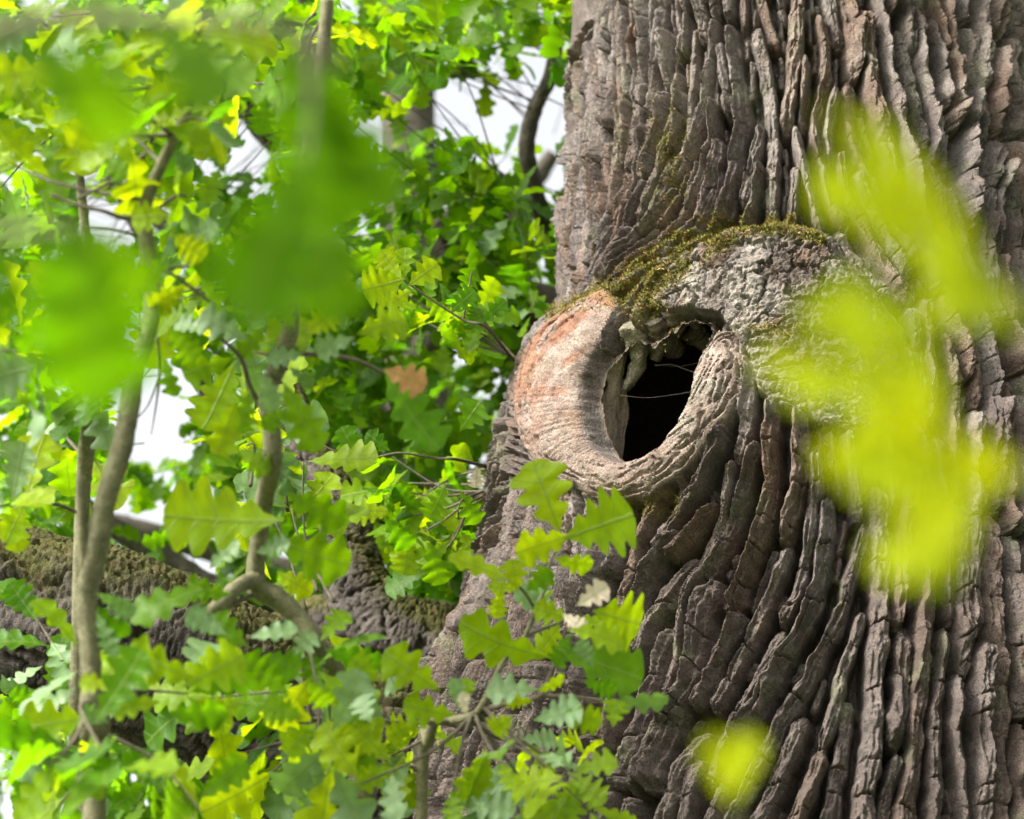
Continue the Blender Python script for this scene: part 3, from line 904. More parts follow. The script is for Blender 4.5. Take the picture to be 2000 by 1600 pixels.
# --- moss tufts on the brow
def moss_tufts():
    w = np.clip(mossv, 0, 1) ** 1.5 * (HD > -0.2)
    w = w.ravel(); w = w / w.sum()
    n = 34000
    pick = np.random.default_rng(21).choice(len(w), n, p=w)
    base = XF.reshape(-1, 3)[pick]
    nrm = NA[r0:r0 + NZ, :NP].reshape(-1, 3)[pick]
    g = np.random.default_rng(22)
    d = nrm + g.normal(0, 0.55, (n, 3)) + np.array([0, 0, 0.35]); d /= np.linalg.norm(d, axis=1)[:, None]
    t = np.cross(d, g.normal(0, 1, (n, 3))); t /= np.linalg.norm(t, axis=1)[:, None]
    hgt = g.uniform(0.003, 0.0095, n)[:, None]; wd = g.uniform(0.0008, 0.002, n)[:, None]
    b = base - nrm * 0.001
    V = np.stack([b - t * wd, b + t * wd, b + d * hgt], 1).reshape(-1, 3) - ORG
    c = mix3((0.13, 0.14, 0.016), (0.28, 0.16, 0.06), (g.uniform(0, 1, n) > 0.72).astype(float)) * g.uniform(0.6, 1.4, n)[:, None]
    me = mesh_np('moss', V, np.arange(3 * n).reshape(-1, 3), False, np.repeat(c, 3, 0))
    o = link('moss', me, oak, M_bark); o['kind'] = 'stuff'; o['label'] = 'olive moss on the brow above the hollow'


moss_tufts()


# --- dead wood inside the hollow
def slab(name, outline, d0, thick, lean, material, seed=0, holes=()):
    """a weathered slab standing in the hollow: outline in photograph pixels at depth d0 (metres), bulging and split"""
    nu, nv = 26, 90
    ys = np.array([o[0] for o in outline], float)
    t = np.linspace(0, 1, nv)
    y = ys[0] + (ys[-1] - ys[0]) * t
    xl = np.interp(y, ys, [o[1] for o in outline]); xr = np.interp(y, ys, [o[2] for o in outline])
    u = np.linspace(0, 1, nu)
    U_, Y_ = np.meshgrid(u, y)
    X_ = xl[:, None] + (xr - xl)[:, None] * U_
    X_ = X_ + 2.5 * noise2(Y_ * 0.03, U_ * 2, seed)
    D_ = d0 + lean * (Y_ - ys[0]) / (ys[-1] - ys[0]) - thick * np.sqrt(np.clip(1 - (2 * U_ - 1) ** 2, 0, 1)) \
        + 0.006 * np.abs(noise2(U_ * 5, Y_ * 0.012, seed + 1)) + 0.004 * fbm(U_ * 9, Y_ * 0.03, 3, seed + 2)
    for (hx, hy, hr, hd) in holes:
        D_ = D_ + hd * np.exp(-(((X_ - hx) ** 2 + (Y_ - hy) ** 2 * 0.6) / hr ** 2) ** 2)
    V = np.stack([P(a, b, c) for a, b, c in zip(X_.ravel(), Y_.ravel(), D_.ravel())])
    back = np.stack([P(a, b, c) for a, b, c in zip(X_.ravel(), Y_.ravel(), np.full(X_.size, d0 + 0.03 + 0.0 * thick))])
    i = np.arange(nu * nv).reshape(nv, nu)
    f = np.stack([i[:-1, :-1], i[1:, :-1], i[1:, 1:], i[:-1, 1:]], -1).reshape(-1, 4)
    f2 = f[:, ::-1] + nu * nv
    def strip(a):
        b = a + nu * nv
        return np.stack([a[:-1], b[:-1], b[1:], a[1:]], -1)
    Fa = np.vstack([f, f2, strip(i[:, 0][::-1]), strip(i[:, -1]), strip(i[0]), strip(i[-1][::-1])])
    return link(name, mesh_np(name, np.vstack([V, back]) - ORG, Fa), oak, material)


dh = project(surf_at(1150, 790)[0][None])[2][0]
o = slab('heartwood', [(655, 1185, 1222), (690, 1162, 1226), (740, 1146, 1216), (800, 1142, 1208), (860, 1150, 1209), (925, 1165, 1212)], dh + 0.075, 0.028, 0.02, M_wood, 3,
         [(1172, 752, 11, 0.05), (1166, 800, 8, 0.03), (1168, 850, 7, 0.03)])
o['label'] = 'weathered grey heartwood with a knot hole inside the hollow'
slab('heartwood', [(740, 1200, 1222), (800, 1200, 1228), (850, 1204, 1222), (920, 1206, 1216)], dh + 0.10, 0.012, 0.02, M_wood, 13)


def lump(name, pts, radii, seed, tint_=(0.16, 0.13, 0.10)):
    me, C = tube(name, [P(*p) for p in pts], [r for r in radii], 16, 26, ORG, 0.55, 0.2, seed,
                 tintf=lambda V, N, s: np.broadcast_to(np.array(tint_), V.shape))
    return link(name, me, oak, M_bark)


dt = project(surf_at(1300, 600)[0][None])[2][0]
lump('bark_fragment', [(1236, 630, dh + .03), (1246, 670, dh + .045), (1248, 705, dh + .05), (1236, 735, dh + .05), (1220, 762, dh + .055)], [.030, .026, .018, .014, .006], 4, (0.17, 0.15, 0.10))
lump('bark_fragment', [(1270, 620, dh + .02), (1278, 655, dh + .04), (1284, 685, dh + .05), (1278, 705, dh + .05)], [.03, .024, .017, .008], 5)
lump('bark_fragment', [(1315, 600, dh + .01), (1322, 630, dh + .03), (1318, 655, dh + .04)], [.03, .022, .01], 6)
lump('bark_fragment', [(1352, 590, dh + .0), (1358, 618, dh + .03), (1362, 640, dh + .04)], [.028, .022, .010], 7)
lump('bark_fragment', [(1290, 640, dh + .05), (1310, 672, dh + .07), (1330, 690, dh + .08)], [.03, .028, .012], 8, (0.11, .085, .065))
lump('bark_fragment', [(1350, 640, dh + .06), (1372, 660, dh + .07), (1388, 690, dh + .06)], [.028, .024, .008], 9, (0.11, .085, .065))

# --- cobweb threads across the hollow
web = thing('cobweb', 'thin dusty cobweb threads strung across the dark hollow', 'cobweb', tuple(P(1300, 760, dh)))
M_web, _n, _l, _b = mat('dusty silk'); _b.inputs['Base Color'].default_value = (0.12, 0.085, 0.075, 1); _b.inputs['Roughness'].default_value = 0.9
for pts, r in (([(1212, 772, dh + .03), (1260, 777, dh + .035), (1310, 772, dh + .035), (1372, 762, dh + .02)], .0009),
               ([(1280, 715, dh + .05), (1310, 712, dh + .045), (1340, 722, dh + .03), (1376, 735, dh + .02)], .0018),
               ([(1278, 712, dh + .05), (1320, 716, dh + .05), (1350, 712, dh + .035), (1378, 705, dh + .02)], .0010)):
    me, _ = tube('thread', [P(*p) for p in pts], [r * .7] + [r * .5] * (len(pts) - 2) + [r * .8], 6, 20, P(1300, 760, dh))
    link('thread', me, web, M_web)


# --- the two limbs of the great oak
def limb_tint(V, N, seed):
    up = N[:, 2]
    m = sstep(-0.15, 0.45, up + 0.5 * fbm(V[:, 0] * 9 + V[:, 2] * 7, V[:, 1] * 9, 3, seed))
    c = mix3(np.array([0.046, 0.037, 0.031]), np.array([0.075, 0.063, 0.053]), sstep(-.3, .3, fbm(V[:, 0] * 7, V[:, 2] * 7, 3, seed + 1)))
    mc = mix3((0.046, 0.046, 0.008), (0.075, 0.056, 0.02), sstep(0.05, .4, fbm(V[:, 0] * 40, V[:, 2] * 40, 3, seed + 2)))
    return mix3(c, mc, m)


def oak_limb(name, pts, radii, sides, n, ridge, seed, label):
    me, C = tube(name, [P(*p) for p in pts], radii, sides, n, ORG, 0.08, 0.14, seed, (ridge[0] * 1.5, ridge[1], ridge[2]), limb_tint)
    o = link(name, me, oak, M_bark); o['label'] = label
    return C


LIMB1 = oak_limb('limb', [(1150, 1640, 4.72), (960, 1560, 4.62), (760, 1500, 4.50), (560, 1410, 4.42), (380, 1320, 4.36), (220, 1245, 4.34), (40, 1190, 4.36), (-250, 1120, 4.45)],
                 [.34, .29, .215, .18, .172, .175, .165, .15], 150, 420, (0.018, 0.022, 4.0), 31, 'massive low limb with a mossy back')
LIMB2 = oak_limb('limb', [(1010, 1330, 4.95), (880, 1285, 4.92), (780, 1245, 4.92), (715, 1180, 4.95), (690, 1100, 5.0), (672, 1020, 5.05), (640, 940, 5.1), (600, 860, 5.2), (560, 760, 5.4), (545, 600, 5.6)],
                 [.13, .11, .092, .085, .062, .048, .042, .038, .034, .026], 90, 320, (0.014, 0.02, 2.2), 37, 'forked limb with small cracked plates')
oak_limb('limb', [(740, 1235, 4.93), (670, 1225, 4.95), (610, 1215, 5.0), (540, 1240, 5.1), (440, 1290, 5.3)], [.075, .06, .05, .045, .04], 60, 120, (0.012, 0.018, 2.2), 41, 'side limb')


# ------------------------------------------------------------------ oak leaves
def leaf_arrays(seed, rows=33, cols=(-1, -.55, 0, .55, 1), curl=0.12, fold=0.18, lobes=5):
    g = np.random.default_rng(seed)
    t = np.linspace(0, 1, rows)
    lo = []
    ph = g.uniform(-0.12, 0.12, 2)
    amp = g.uniform(0.50, 0.66)
    wid = g.uniform(0.29, 0.37)
    env = np.interp(t, [0, .06, .12, .3, .5, .68, .84, .95, 1], [.02, .05, .22, .55, .85, 1.0, .86, .5, .12])
    V, UV = [], []
    c1, c2, tw = g.normal(0, curl) - 0.12, g.normal(0, curl), g.normal(0, 0.25)
    side_amp = g.uniform(0.01, 0.035); wp = g.uniform(0, 6)
    for i, ti in enumerate(t):
        for c in cols:
            sgn = 0 if c == 0 else (0 if c < 0 else 1)
            s = math.cos(2 * math.pi * (ti * lobes - 0.15 + ph[sgn]))
            lobe = 1 - amp * (0.5 - 0.5 * s) ** 1.7 * (0.4 + 0.6 * math.sin(math.pi * min(ti * 1.05, 1)))
            w = wid * env[i] * (lobe if abs(c) == 1 else min(1.0, 0.45 + 0.62 * lobe))
            x = ti - 0.0 + abs(c) * 0.045 * env[i]
            yv = w * c
            z = -abs(yv) * 0 + fold * abs(yv) + c1 * ti * ti + c2 * ti * (1 - ti) * 1.2 + side_amp * abs(c) * math.sin(2 * math.pi * lobes * ti + wp + (1.5 if c > 0 else 0)) * env[i] + tw * yv * ti
            V.append((x, yv, z)); UV.append((c * w / wid, ti))
    k = len(cols)
    idx = np.arange(rows * k).reshape(rows, k)
    F = np.stack([idx[:-1, :-1], idx[1:, :-1], idx[1:, 1:], idx[:-1, 1:]], -1).reshape(-1, 4)
    V = np.array(V); V[:, 0] /= V[:, 0].max()
    return V, F, np.array(UV)


LEAVES = [leaf_arrays(100 + i, lobes=random.choice((4, 4, 5))) for i in range(10)]
LEAVES_LO = [leaf_arrays(200 + i, 15, (-1, 0, 1), lobes=3.6) for i in range(8)]


def leaf_mesh(name, arr, material):
    V, F, UV = arr
    me = mesh_np(name, V, F)
    # a short stalk
    uvl = me.uv_layers.new(name='UVMap')
    li = np.zeros(len(me.loops), np.int32); me.loops.foreach_get('vertex_index', li)
    uvl.data.foreach_set('uv', UV[li].astype(np.float32).ravel())
    me.materials.append(material)
    return me


LM = {k: [leaf_mesh('leaf', a, m) for a in LEAVES] for k, m in (('g', M_leaf), ('y', M_young_leaf), ('p', M_pale), ('d', M_deadleaf), ('k', M_deep), ('l', M_limey), ('b', M_bleached_sheen))}
LMS = [leaf_mesh('leaf', a, M_leaf) for a in LEAVES_LO]
VIEW = FW


def frame(base, xdir, nrm, L, W=None):
    x = xdir / (np.linalg.norm(xdir) + 1e-12)
    n = nrm - x * (nrm @ x); n /= np.linalg.norm(n) + 1e-12
    y = np.cross(n, x)
    W = W or L
    M = Matrix(((x[0] * L, y[0] * W, n[0] * L, base[0]), (x[1] * L, y[1] * W, n[1] * L, base[1]), (x[2] * L, y[2] * W, n[2] * L, base[2]), (0, 0, 0, 1)))
    return M


def put_leaf(parent, org, base, xdir, nrm, L, W=None, kind='g', mesh=None):
    me = mesh or random.choice(LM[kind])
    o = bpy.data.objects.new('leaf', me)
    col.objects.link(o)
    o.parent = parent
    o.matrix_local = frame(np.asarray(base) - np.asarray(org), xdir, nrm, L, W)
    return o


def hero(parent, org, bx, by, tx, ty, w, d, kind='g', dd=0.0):
    """a leaf from stalk pixel to tip pixel, w pixels wide, at depth d"""
    dj = d + random.uniform(-0.06, 0.06)
    A = P(bx, by, dj); B = P(tx, ty, dj + dd + random.uniform(-0.02, 0.02))
    L = np.linalg.norm(B - A)
    wreal = 0.60 * L
    wpx = w * d / 4000
    ax = (B - A) / L
    c = min(1.0, wpx / wreal)
    tilt = math.acos(c) * random.choice((-1, 1)) * 0.65
    v = -VIEW
    y = np.cross(ax, v)
    n = v * math.cos(tilt) + y * math.sin(tilt)
    if n[2] < 0 and random.random() < 0.5:
        n = v * math.cos(tilt) - y * math.sin(tilt)
    return put_leaf(parent, org, A - ax * 0.06 * L, ax, n, L * 1.14, max(1.0, wpx / wreal) * L * 1.2, kind)


def stem(name, parent, org, pts, radii, material, sides=10, bumpy=0.05, seed=1):
    P3 = [P(*p) for p in pts] if len(pts[0]) == 3 and not isinstance(pts[0], np.ndarray) else pts
    me, C = tube(name, P3, radii, sides, max(6, 6 * len(pts)), org, bumpy, 0.12, seed)
    return link(name, me, parent, material), C


def to_ground(pts, d_foot, px_foot):
    """close a stem's path with its foot on the ground"""
    p = P(px_foot, 1600, d_foot)
    return np.array([p[0], p[1], 0.0])


GAPS = [(610, 690, 16, 16), (760, 780, 16, 18), (900, 690, 18, 20), (980, 745, 14, 16), (660, 590, 14, 14), (560, 470, 16, 12), (420, 620, 16, 14), (470, 1010, 22, 16), (640, 820, 14, 14), (860, 330, 22, 18), (800, 250, 18, 16), (990, 320, 22, 20), (1060, 520, 18, 34), (930, 400, 14, 14), (440, 160, 30, 16), (160, 330, 30, 40), (310, 1000, 24, 16), (830, 1150, 14, 18), (760, 1110, 14, 14),
        (235, 425, 85, 60), (290, 790, 78, 115), (500, 265, 42, 62), (735, 258, 42, 42), (900, 172, 62, 20), (1078, 330, 24, 60), (1080, 420, 20, 50), (205, 985, 40, 40),
        (600, 1170, 24, 22), (700, 1180, 16, 22), (835, 925, 26, 34), (1010, 640, 14, 18), (845, 680, 20, 18), (350, 870, 40, 20), (410, 960, 22, 18), (270, 650, 25, 45),
        (370, 1080, 26, 22), (540, 1090, 22, 20), (720, 1060, 16, 20), (1035, 240, 24, 24), (950, 250, 18, 14)]


def in_gap(x, y, grow=1.0):
    for (cx, cy, rx, ry) in GAPS:
        if ((x - cx) / (rx * grow)) ** 2 + ((y - cy) / (ry * grow)) ** 2 < 1:
            return True
    return False


def pix(X):
    a, b, c = project(np.asarray(X)[None])
    return a[0], b[0], c[0]


def leafy_twig(parent, org, start, end, n, size, kinds, twig_mat, r=0.0022, sink=None, lo=False, grow=1.0, tilt_cam=0.45):
    """a twig from start to end bearing n leaves towards its tip; returns leaf frames"""
    start, end = np.asarray(start), np.asarray(end)
    mid = (start + end) / 2 + np.random.default_rng(random.randrange(1 << 30)).normal(0, 0.06, 3) * np.linalg.norm(end - start)
    ax = end - mid; ax = ax / (np.linalg.norm(ax) + 1e-9)
    out = []
    for k in range(n):
        f = random.uniform(0.55, 1.0) if k else 1.0
        b = (mid + (end - mid) * (f - .5) * 2) if f > .5 else mid
        rnd = np.array([random.gauss(0, 1) for _ in range(3)])
        xd = ax * 0.6 + rnd * 0.75 + np.array([0, 0, -0.28])
        xd /= np.linalg.norm(xd)
        nr = np.array([0, 0, 0.75]) + -VIEW * tilt_cam + np.array([random.gauss(0, .5) for _ in range(3)])
        L = size * random.uniform(0.65, 1.2)
        c = b + xd * L * 0.55
        x, y, _ = pix(c)
        if in_gap(x, y, grow):
            continue
        out.append((b + xd * 0.008, xd, nr, L, random.choice(kinds)))
    if len(out) > n * 0.5:
        stem('twig', parent, org, [start, mid, end], [r * 1.8, r * 1.2, r * .7], twig_mat, 6, 0.0)
    return out


def build_leaves(parent, org, frames, keep=300):
    """the leaves that show largest as parts, the rest as one mass"""
    def score(f):
        x, y, d = pix(f[0] + f[1] * f[3] * .5)
        inside = (160 < x < 1120 and 160 < y < 1420)
        return (f[3] / d) * (1 if inside else 0.25) * random.uniform(.8, 1.2)
    fr = sorted(frames, key=score, reverse=True)
    for f in fr[:keep]:
        put_leaf(parent, org, f[0], f[1], f[2], f[3], f[3] * random.uniform(.9, 1.15), f[4])
    rest = fr[keep:]
    if rest:
        Vs, Fs, Us, As = [], [], [], []
        off = 0
        for f in rest:
            V, F, UV = LEAVES_LO[random.randrange(len(LEAVES_LO))]
            M = np.array(frame(np.asarray(f[0]) - org, f[1], f[2], f[3]))
            Vs.append(V @ M[:3, :3].T + M[:3, 3]); Fs.append(F + off); Us.append(UV); As.append(np.full(len(V), random.random()))
            off += len(V)
        V, F, UV, A = np.vstack(Vs), np.vstack(Fs), np.vstack(Us), np.concatenate(As)
        me = mesh_np('foliage', V, F)
        uvl = me.uv_layers.new(name='UVMap')
        uvl.data.foreach_set('uv', UV[F.ravel()].astype(np.float32).ravel())
        at = me.attributes.new('leafvar', 'FLOAT', 'POINT'); at.data.foreach_set('value', A.astype(np.float32))
        o = link('foliage', me, parent, M_leaf); o['kind'] = 'stuff'


# --- the great oak's crown, unseen and added above the picture to block sky light
def shade_crown():
    g = np.random.default_rng(88)
    top = ORG + np.array([0, 0, 8.6])
    n = 5200
    ang = g.uniform(0, 2 * np.pi, n); rad = 3.1 * np.sqrt(g.uniform(0.02, 1, n))
    c = np.stack([ORG[0] + rad * np.cos(ang) + 0.4, ORG[1] - 0.9 + 0.75 * rad * np.sin(ang), g.uniform(6.9, 9.6, n) + 0.1 * rad], -1)
    fr = []
    for p in c:
        v = g.normal(0, 1, 3); v[2] *= 0.4
        fr.append((p, v, np.array([0, 0, 1.0]) + g.normal(0, .4, 3), g.uniform(0.16, 0.26)))
    for k in range(9):
        a = k * 0.7 + 0.3
        e = ORG + np.array([2.6 * math.cos(a), -0.8 + 1.9 * math.sin(a), 8.4 + 0.5 * math.sin(k * 2.1)])
        s0 = ORG + np.array([0, 0, 6.6 + 0.25 * k])
        me, _ = tube('limb', [s0, (s0 + e) / 2 + np.array([0, 0, 0.5]), e], [.2, .12, .04], 14, 24, ORG, 0.1, 0.15, k)
        link('limb', me, oak, M_dark)  # unseen bough, added to carry the overhead leaves
    Vs, Fs, Us, As = [], [], [], []; off = 0
    for i, f in enumerate(fr):
        V, F, UV = LEAVES_LO[i % len(LEAVES_LO)]
        M = np.array(frame(f[0] - ORG, f[1], f[2], f[3]))
        Vs.append(V @ M[:3, :3].T + M[:3, 3]); Fs.append(F + off); Us.append(UV); As.append(np.full(len(V), g.uniform())); off += len(V)
    V, F, UV, A = np.vstack(Vs), np.vstack(Fs), np.vstack(Us), np.concatenate(As)
    me = mesh_np('foliage', V, F)
    me.uv_layers.new(name='UVMap').data.foreach_set('uv', UV[F.ravel()].astype(np.float32).ravel())
    me.attributes.new('leafvar', 'FLOAT', 'POINT').data.foreach_set('value', A.astype(np.float32))
    o = link('foliage', me, oak, M_leaf); o['kind'] = 'stuff'  # unseen leaf mass, added to cut the fill from the zenith


shade_crown()


# ------------------------------------------------------------------ oaks standing behind
def background_oak(label, foot, trunk_pts, trunk_r, limbs, region, drange, n_twigs, per, size, seed, dens=None):
    random.seed(seed)
    org = np.array([foot[0], foot[1], 0.0])
    t = thing('oak_tree', label, 'tree', tuple(org), 'oaks standing behind the hollow oak')
    tp = [org] + [P(*p) for p in trunk_pts]
    me, C = tube('trunk', tp, [trunk_r[0]] + list(trunk_r), 28, 90, org, 0.08, 0.1, seed, (0.02, 0.03, 3.0))
    link('trunk', me, t, M_dark)
    nodes = [c for c in C[12:]]
    for k, (pts, rad) in enumerate(limbs):
        me, C2 = tube('limb', [P(*p) for p in pts], rad, 20, 60, org, 0.08, 0.16, seed + k + 1, (0.008, 0.02, 3.0))
        link('limb', me, t, M_dark)
        nodes += [c for c in C2[4:]]
    nodes = np.array(nodes)
    frames = []
    made = 0
    while made < n_twigs:
        x, y, d = random.uniform(region[0], region[1]), random.uniform(region[2], region[3]), random.uniform(*drange)
        made += 1
        if in_gap(x, y, 1.0):
            continue
        if dens and random.random() > dens(x, y):
            continue
        e = P(x, y, d)
        j = np.argmin(((nodes - e) ** 2).sum(1) + np.random.default_rng(made).uniform(0, .3, len(nodes)))
        s0 = nodes[j]
        v = e - s0; L = np.linalg.norm(v)
        # long reaches start from a nearer point, so twigs stay slender
        if L > 0.9:
            s0 = e - v / L * random.uniform(0.5, 0.9) + np.array([0, 0, -0.05])
        frames += leafy_twig(t, org, s0, e, per, size, 'ggggggggggggp', M_twig, 0.0016, grow=1.12)
    build_leaves(t, org, frames)
    return t


def dens_right(x, y):
    return (0.5 if y < 300 else 0.7) if (x > 930 and y < 560) else 1.0


background_oak('oak behind the hollow trunk, its dark bent bough reaching out beside it', (P(1500, 800, 7.2)[0], P(1500, 800, 7.2)[1]),
               [(1500, 1400, 6.9), (1480, 900, 7.2), (1440, 300, 7.6), (1420, -200, 8.0)], [.34, .30, .27, .24, .2],
               [([(1460, 820, 7.2), (1250, 700, 6.9), (1080, 620, 6.7), (960, 582, 6.6), (890, 545, 6.5), (850, 500, 6.5), (780, 482, 6.5), (700, 520, 6.5), (640, 590, 6.5)], [.15, .11, .09, .07, .068, .065, .058, .05, .035]),
                ([(1480, 1300, 6.9), (1150, 1330, 6.6), (960, 1230, 6.4), (890, 1150, 6.4), (820, 1060, 6.4), (760, 985, 6.4), (700, 940, 6.4), (640, 860, 6.4)], [.14, .1, .075, .06, .062, .066, .06, .04]),
                ([(1440, 400, 7.6), (1250, 500, 7.0), (1110, 520, 6.6), (1062, 430, 6.4), (1032, 320, 6.3), (1030, 265, 6.3), (1047, 205, 6.3), (1074, 150, 6.3), (1095, 40, 6.3)], [.13, .08, .035, .026, .023, .022, .021, .019, .014]),
                ([(960, 582, 6.6), (900, 470, 6.5), (860, 440, 6.4), (935, 395, 6.3), (1000, 352, 6.2)], [.03, .026, .024, .024, .022])],
               (610, 1180, -40, 1640), (5.3, 7.2), 300, 15, 0.115, 301, dens_right)
background_oak('slim dark stemmed oak behind the crooked sapling stems', (P(610, 800, 7.6)[0], P(610, 800, 7.6)[1]),
               [(650, 1500, 7.0), (640, 1100, 7.2), (600, 800, 7.4), (615, 600, 7.6), (600, 300, 7.8), (570, -100, 8.2)], [.10, .09, .08, .075, .07, .055, .04],
               [([(606, 420, 7.7), (590, 320, 7.6), (530, 255, 7.4), (480, 195, 7.3), (430, 170, 7.2), (330, 110, 7.2)], [.07, .065, .06, .055, .05, .035]),
                ([(625, 1000, 7.3), (540, 900, 7.0), (490, 840, 6.9), (420, 790, 6.8), (320, 560, 6.8), (200, 300, 6.8)], [.055, .05, .04, .03, .024, .018]),
                ([(640, 1300, 7.1), (500, 1200, 6.8), (330, 1100, 6.8), (180, 1000, 6.8), (40, 900, 6.8)], [.05, .045, .04, .03, .02])],
               (-60, 720, -40, 1640), (5.2, 7.6), 300, 14, 0.115, 302)
background_oak('pale leaved oak farthest back, seen through gaps in the foliage', (P(800, 800, 11.5)[0], P(800, 800, 11.5)[1]),
               [(830, 1500, 11), (820, 900, 11.4), (800, 300, 11.8), (780, -200, 12.3)], [.25, .2, .18, .15, .1],
               [([(820, 900, 11.4), (600, 700, 11), (400, 500, 11), (200, 350, 11)], [.1, .08, .06, .04]), ([(820, 700, 11.5), (950, 500, 11), (1080, 300, 11)], [.1, .07, .04]),
                ([(825, 1200, 11.2), (500, 1100, 10.8), (150, 1000, 10.6)], [.1, .07, .04])],
               (-80, 1130, -60, 1660), (8.8, 12.5), 290, 13, 0.14, 303, dens_right)


# ------------------------------------------------------------------ young oaks in front of the trunk
def sapling(label, foot_px, d_foot, main, radii, seed, group='oak saplings in front of the hollow oak'):
    random.seed(seed)
    p = P(foot_px, 1600, d_foot)
    org = np.array([p[0], p[1], 0.0])
    t = thing('oak_sapling', label, 'sapling', tuple(org), group)
    pts = [org, P(foot_px, 1750, d_foot)] + [P(*q) for q in main]
    me, C = tube('stem', pts, [radii[0] * 1.15, radii[0] * 1.05] + list(radii), 14, 12 * len(pts), org, 0.12, 0.24, seed)
    link('stem', me, t, M_young)
    return t, org, C


def side(t, org, pts, radii, m=None, seed=0):
    return stem('twig', t, org, pts, radii, m or M_twig, 8, 0.06, seed)[1]


def filler(t, org, C, boxes, n, per, size, kinds, seed, dj=(-.25, .35)):
    random.seed(seed)
    frames = []
    for _ in range(n):
        x0, x1, y0, y1, d = random.choice(boxes)
        x, y = random.uniform(x0, x1), random.uniform(y0, y1)
        if in_gap(x, y, 1.25):
            continue
        e = P(x, y, d + random.uniform(*dj))
        j = np.argmin(((C - e) ** 2).sum(1) + np.random.default_rng(_).uniform(0, .05, len(C)))
        v = e - C[j]; L = np.linalg.norm(v)
        s0 = C[j] if L < 0.4 else e - v / L * random.uniform(.2, .35)
        frames += leafy_twig(t, org, s0, e, per, size, kinds, M_twig, 0.002, grow=1.2, tilt_cam=0.8)
    build_leaves(t, org, frames, 290)


# crooked stem in the middle of the leaves
t1, o1, C1 = sapling('sapling with a crooked pale olive stem that forks low down', 700, 3.3,
                     [(690, 1400, 3.2), (655, 1318, 3.15), (620, 1262, 3.1), (580, 1205, 3.1), (540, 1168, 3.1), (503, 1148, 3.1), (500, 1110, 3.1), (508, 1040, 3.08), (518, 970, 3.05), (532, 900, 3.0), (530, 830, 3.0),
                      (522, 770, 3.0), (548, 705, 3.0), (568, 640, 3.0), (566, 560, 3.0), (575, 470, 3.0), (592, 360, 3.0), (605, 280, 3.0), (625, 160, 3.0), (640, 0, 3.0)],
                     [.020, .0155, .0155, .016, .018, .018, .0145, .0145, .0145, .0145, .0140, .0135, .0130, .0125, .0125, .012, .0125, .012, .0115, .009], 51)
side(t1, o1, [(503, 1130, 3.1), (465, 1145, 3.05), (435, 1175, 3.0), (412, 1195, 2.98)], [.014, .012, .012, .010], M_young, 3)
side(t1, o1, [(495, 1160, 3.1), (470, 1172, 3.05), (440, 1190, 3.0)], [.004, .003, .003])
side(t1, o1, [(568, 690, 3.0), (640, 695, 3.0), (700, 705, 3.0), (760, 735, 3.0)], [.004, .0035, .003, .002])
side(t1, o1, [(530, 830, 3.0), (490, 760, 3.0), (470, 700, 2.98), (430, 660, 2.96)], [.004, .0035, .003, .002])
side(t1, o1, [(600, 1230, 3.12), (590, 1290, 3.1), (598, 1350, 3.1), (610, 1420, 3.1)], [.004, .004, .004, .003])
for h in [(540, 1015, 335, 1008, 85, 2.95, 'y'), (565, 965, 658, 1022, 60, 2.95, 'g'), (540, 1057, 672, 1103, 88, 2.95, 'g'), (342, 1034, 287, 1067, 26, 3.0, 'g'), (390, 1152, 262, 1200, 62, 2.9, 'g'),
          (450, 1160, 365, 1150, 45, 2.95, 'g'), (384, 1324, 252, 1281, 72, 2.75, 'y'), (361, 1340, 468, 1286, 82, 2.75, 'y'), (481, 1262, 418, 1207, 52, 2.9, 'g'), (628, 1250, 672, 1193, 38, 3.05, 'g'),
          (640, 1270, 738, 1300, 52, 3.0, 'g'), (650, 1425, 700, 1318, 42, 2.9, 'p'), (725, 1410, 700, 1362, 45, 2.9, 'p'), (560, 1350, 478, 1290, 72, 2.9, 'g'), (440, 1238, 370, 1198, 20, 2.85, 'p'),
          (490, 1245, 574, 1230, 26, 2.9, 'p'), (520, 1280, 580, 1310, 60, 3.0, 'g'), (480, 662, 392, 616, 62, 2.9, 'p'), (400, 642, 338, 628, 26, 2.9, 'p'), (452, 700, 362, 735, 48, 2.9, 'g'),
          (488, 765, 468, 842, 54, 2.9, 'g'), (460, 785, 428, 884, 62, 2.85, 'y'), (512, 728, 535, 797, 34, 2.9, 'p'), (555, 752, 618, 872, 62, 2.92, 'g'), (568, 718, 607, 752, 30, 2.95, 'p'),
          (592, 690, 528, 700, 42, 2.9, 'p'), (690, 660, 622, 687, 42, 2.95, 'p'), (700, 652, 790, 622, 64, 2.95, 'y'), (752, 722, 826, 752, 58, 2.95, 'd'), (755, 728, 850, 868, 46, 2.98, 'g'),
          (520, 640, 470, 690, 46, 2.95, 'g'), (575, 640, 540, 590, 50, 2.95, 'g'), (600, 600, 680, 560, 60, 2.9, 'y'), (590, 560, 660, 470, 70, 2.85, 'g'), (640, 480, 655, 590, 80, 2.8, 'y'),
          (430, 660, 440, 610, 40, 2.9, 'g'), (510, 600, 470, 560, 50, 2.9, 'y'), (600, 650, 650, 610, 50, 2.9, 'y'), (560, 800, 520, 830, 36, 2.9, 'g'), (470, 880, 520, 915, 50, 3.0, 'g'),
          (545, 1120, 600, 1155, 54, 3.2, 'y'), (410, 1110, 460, 1060, 40, 3.0, 'p'), (500, 1080, 560, 1060, 30, 2.9, 'p'), (330, 1390, 430, 1400, 50, 2.8, 'g'), (470, 1370, 400, 1405, 60, 2.8, 'y'),
          (590, 1400, 520, 1380, 60, 2.8, 'g'), (600, 1330, 640, 1380, 50, 2.85, 'g'), (570, 1290, 610, 1240, 40, 3.0, 'p')]:
    hero(t1, o1, *h)
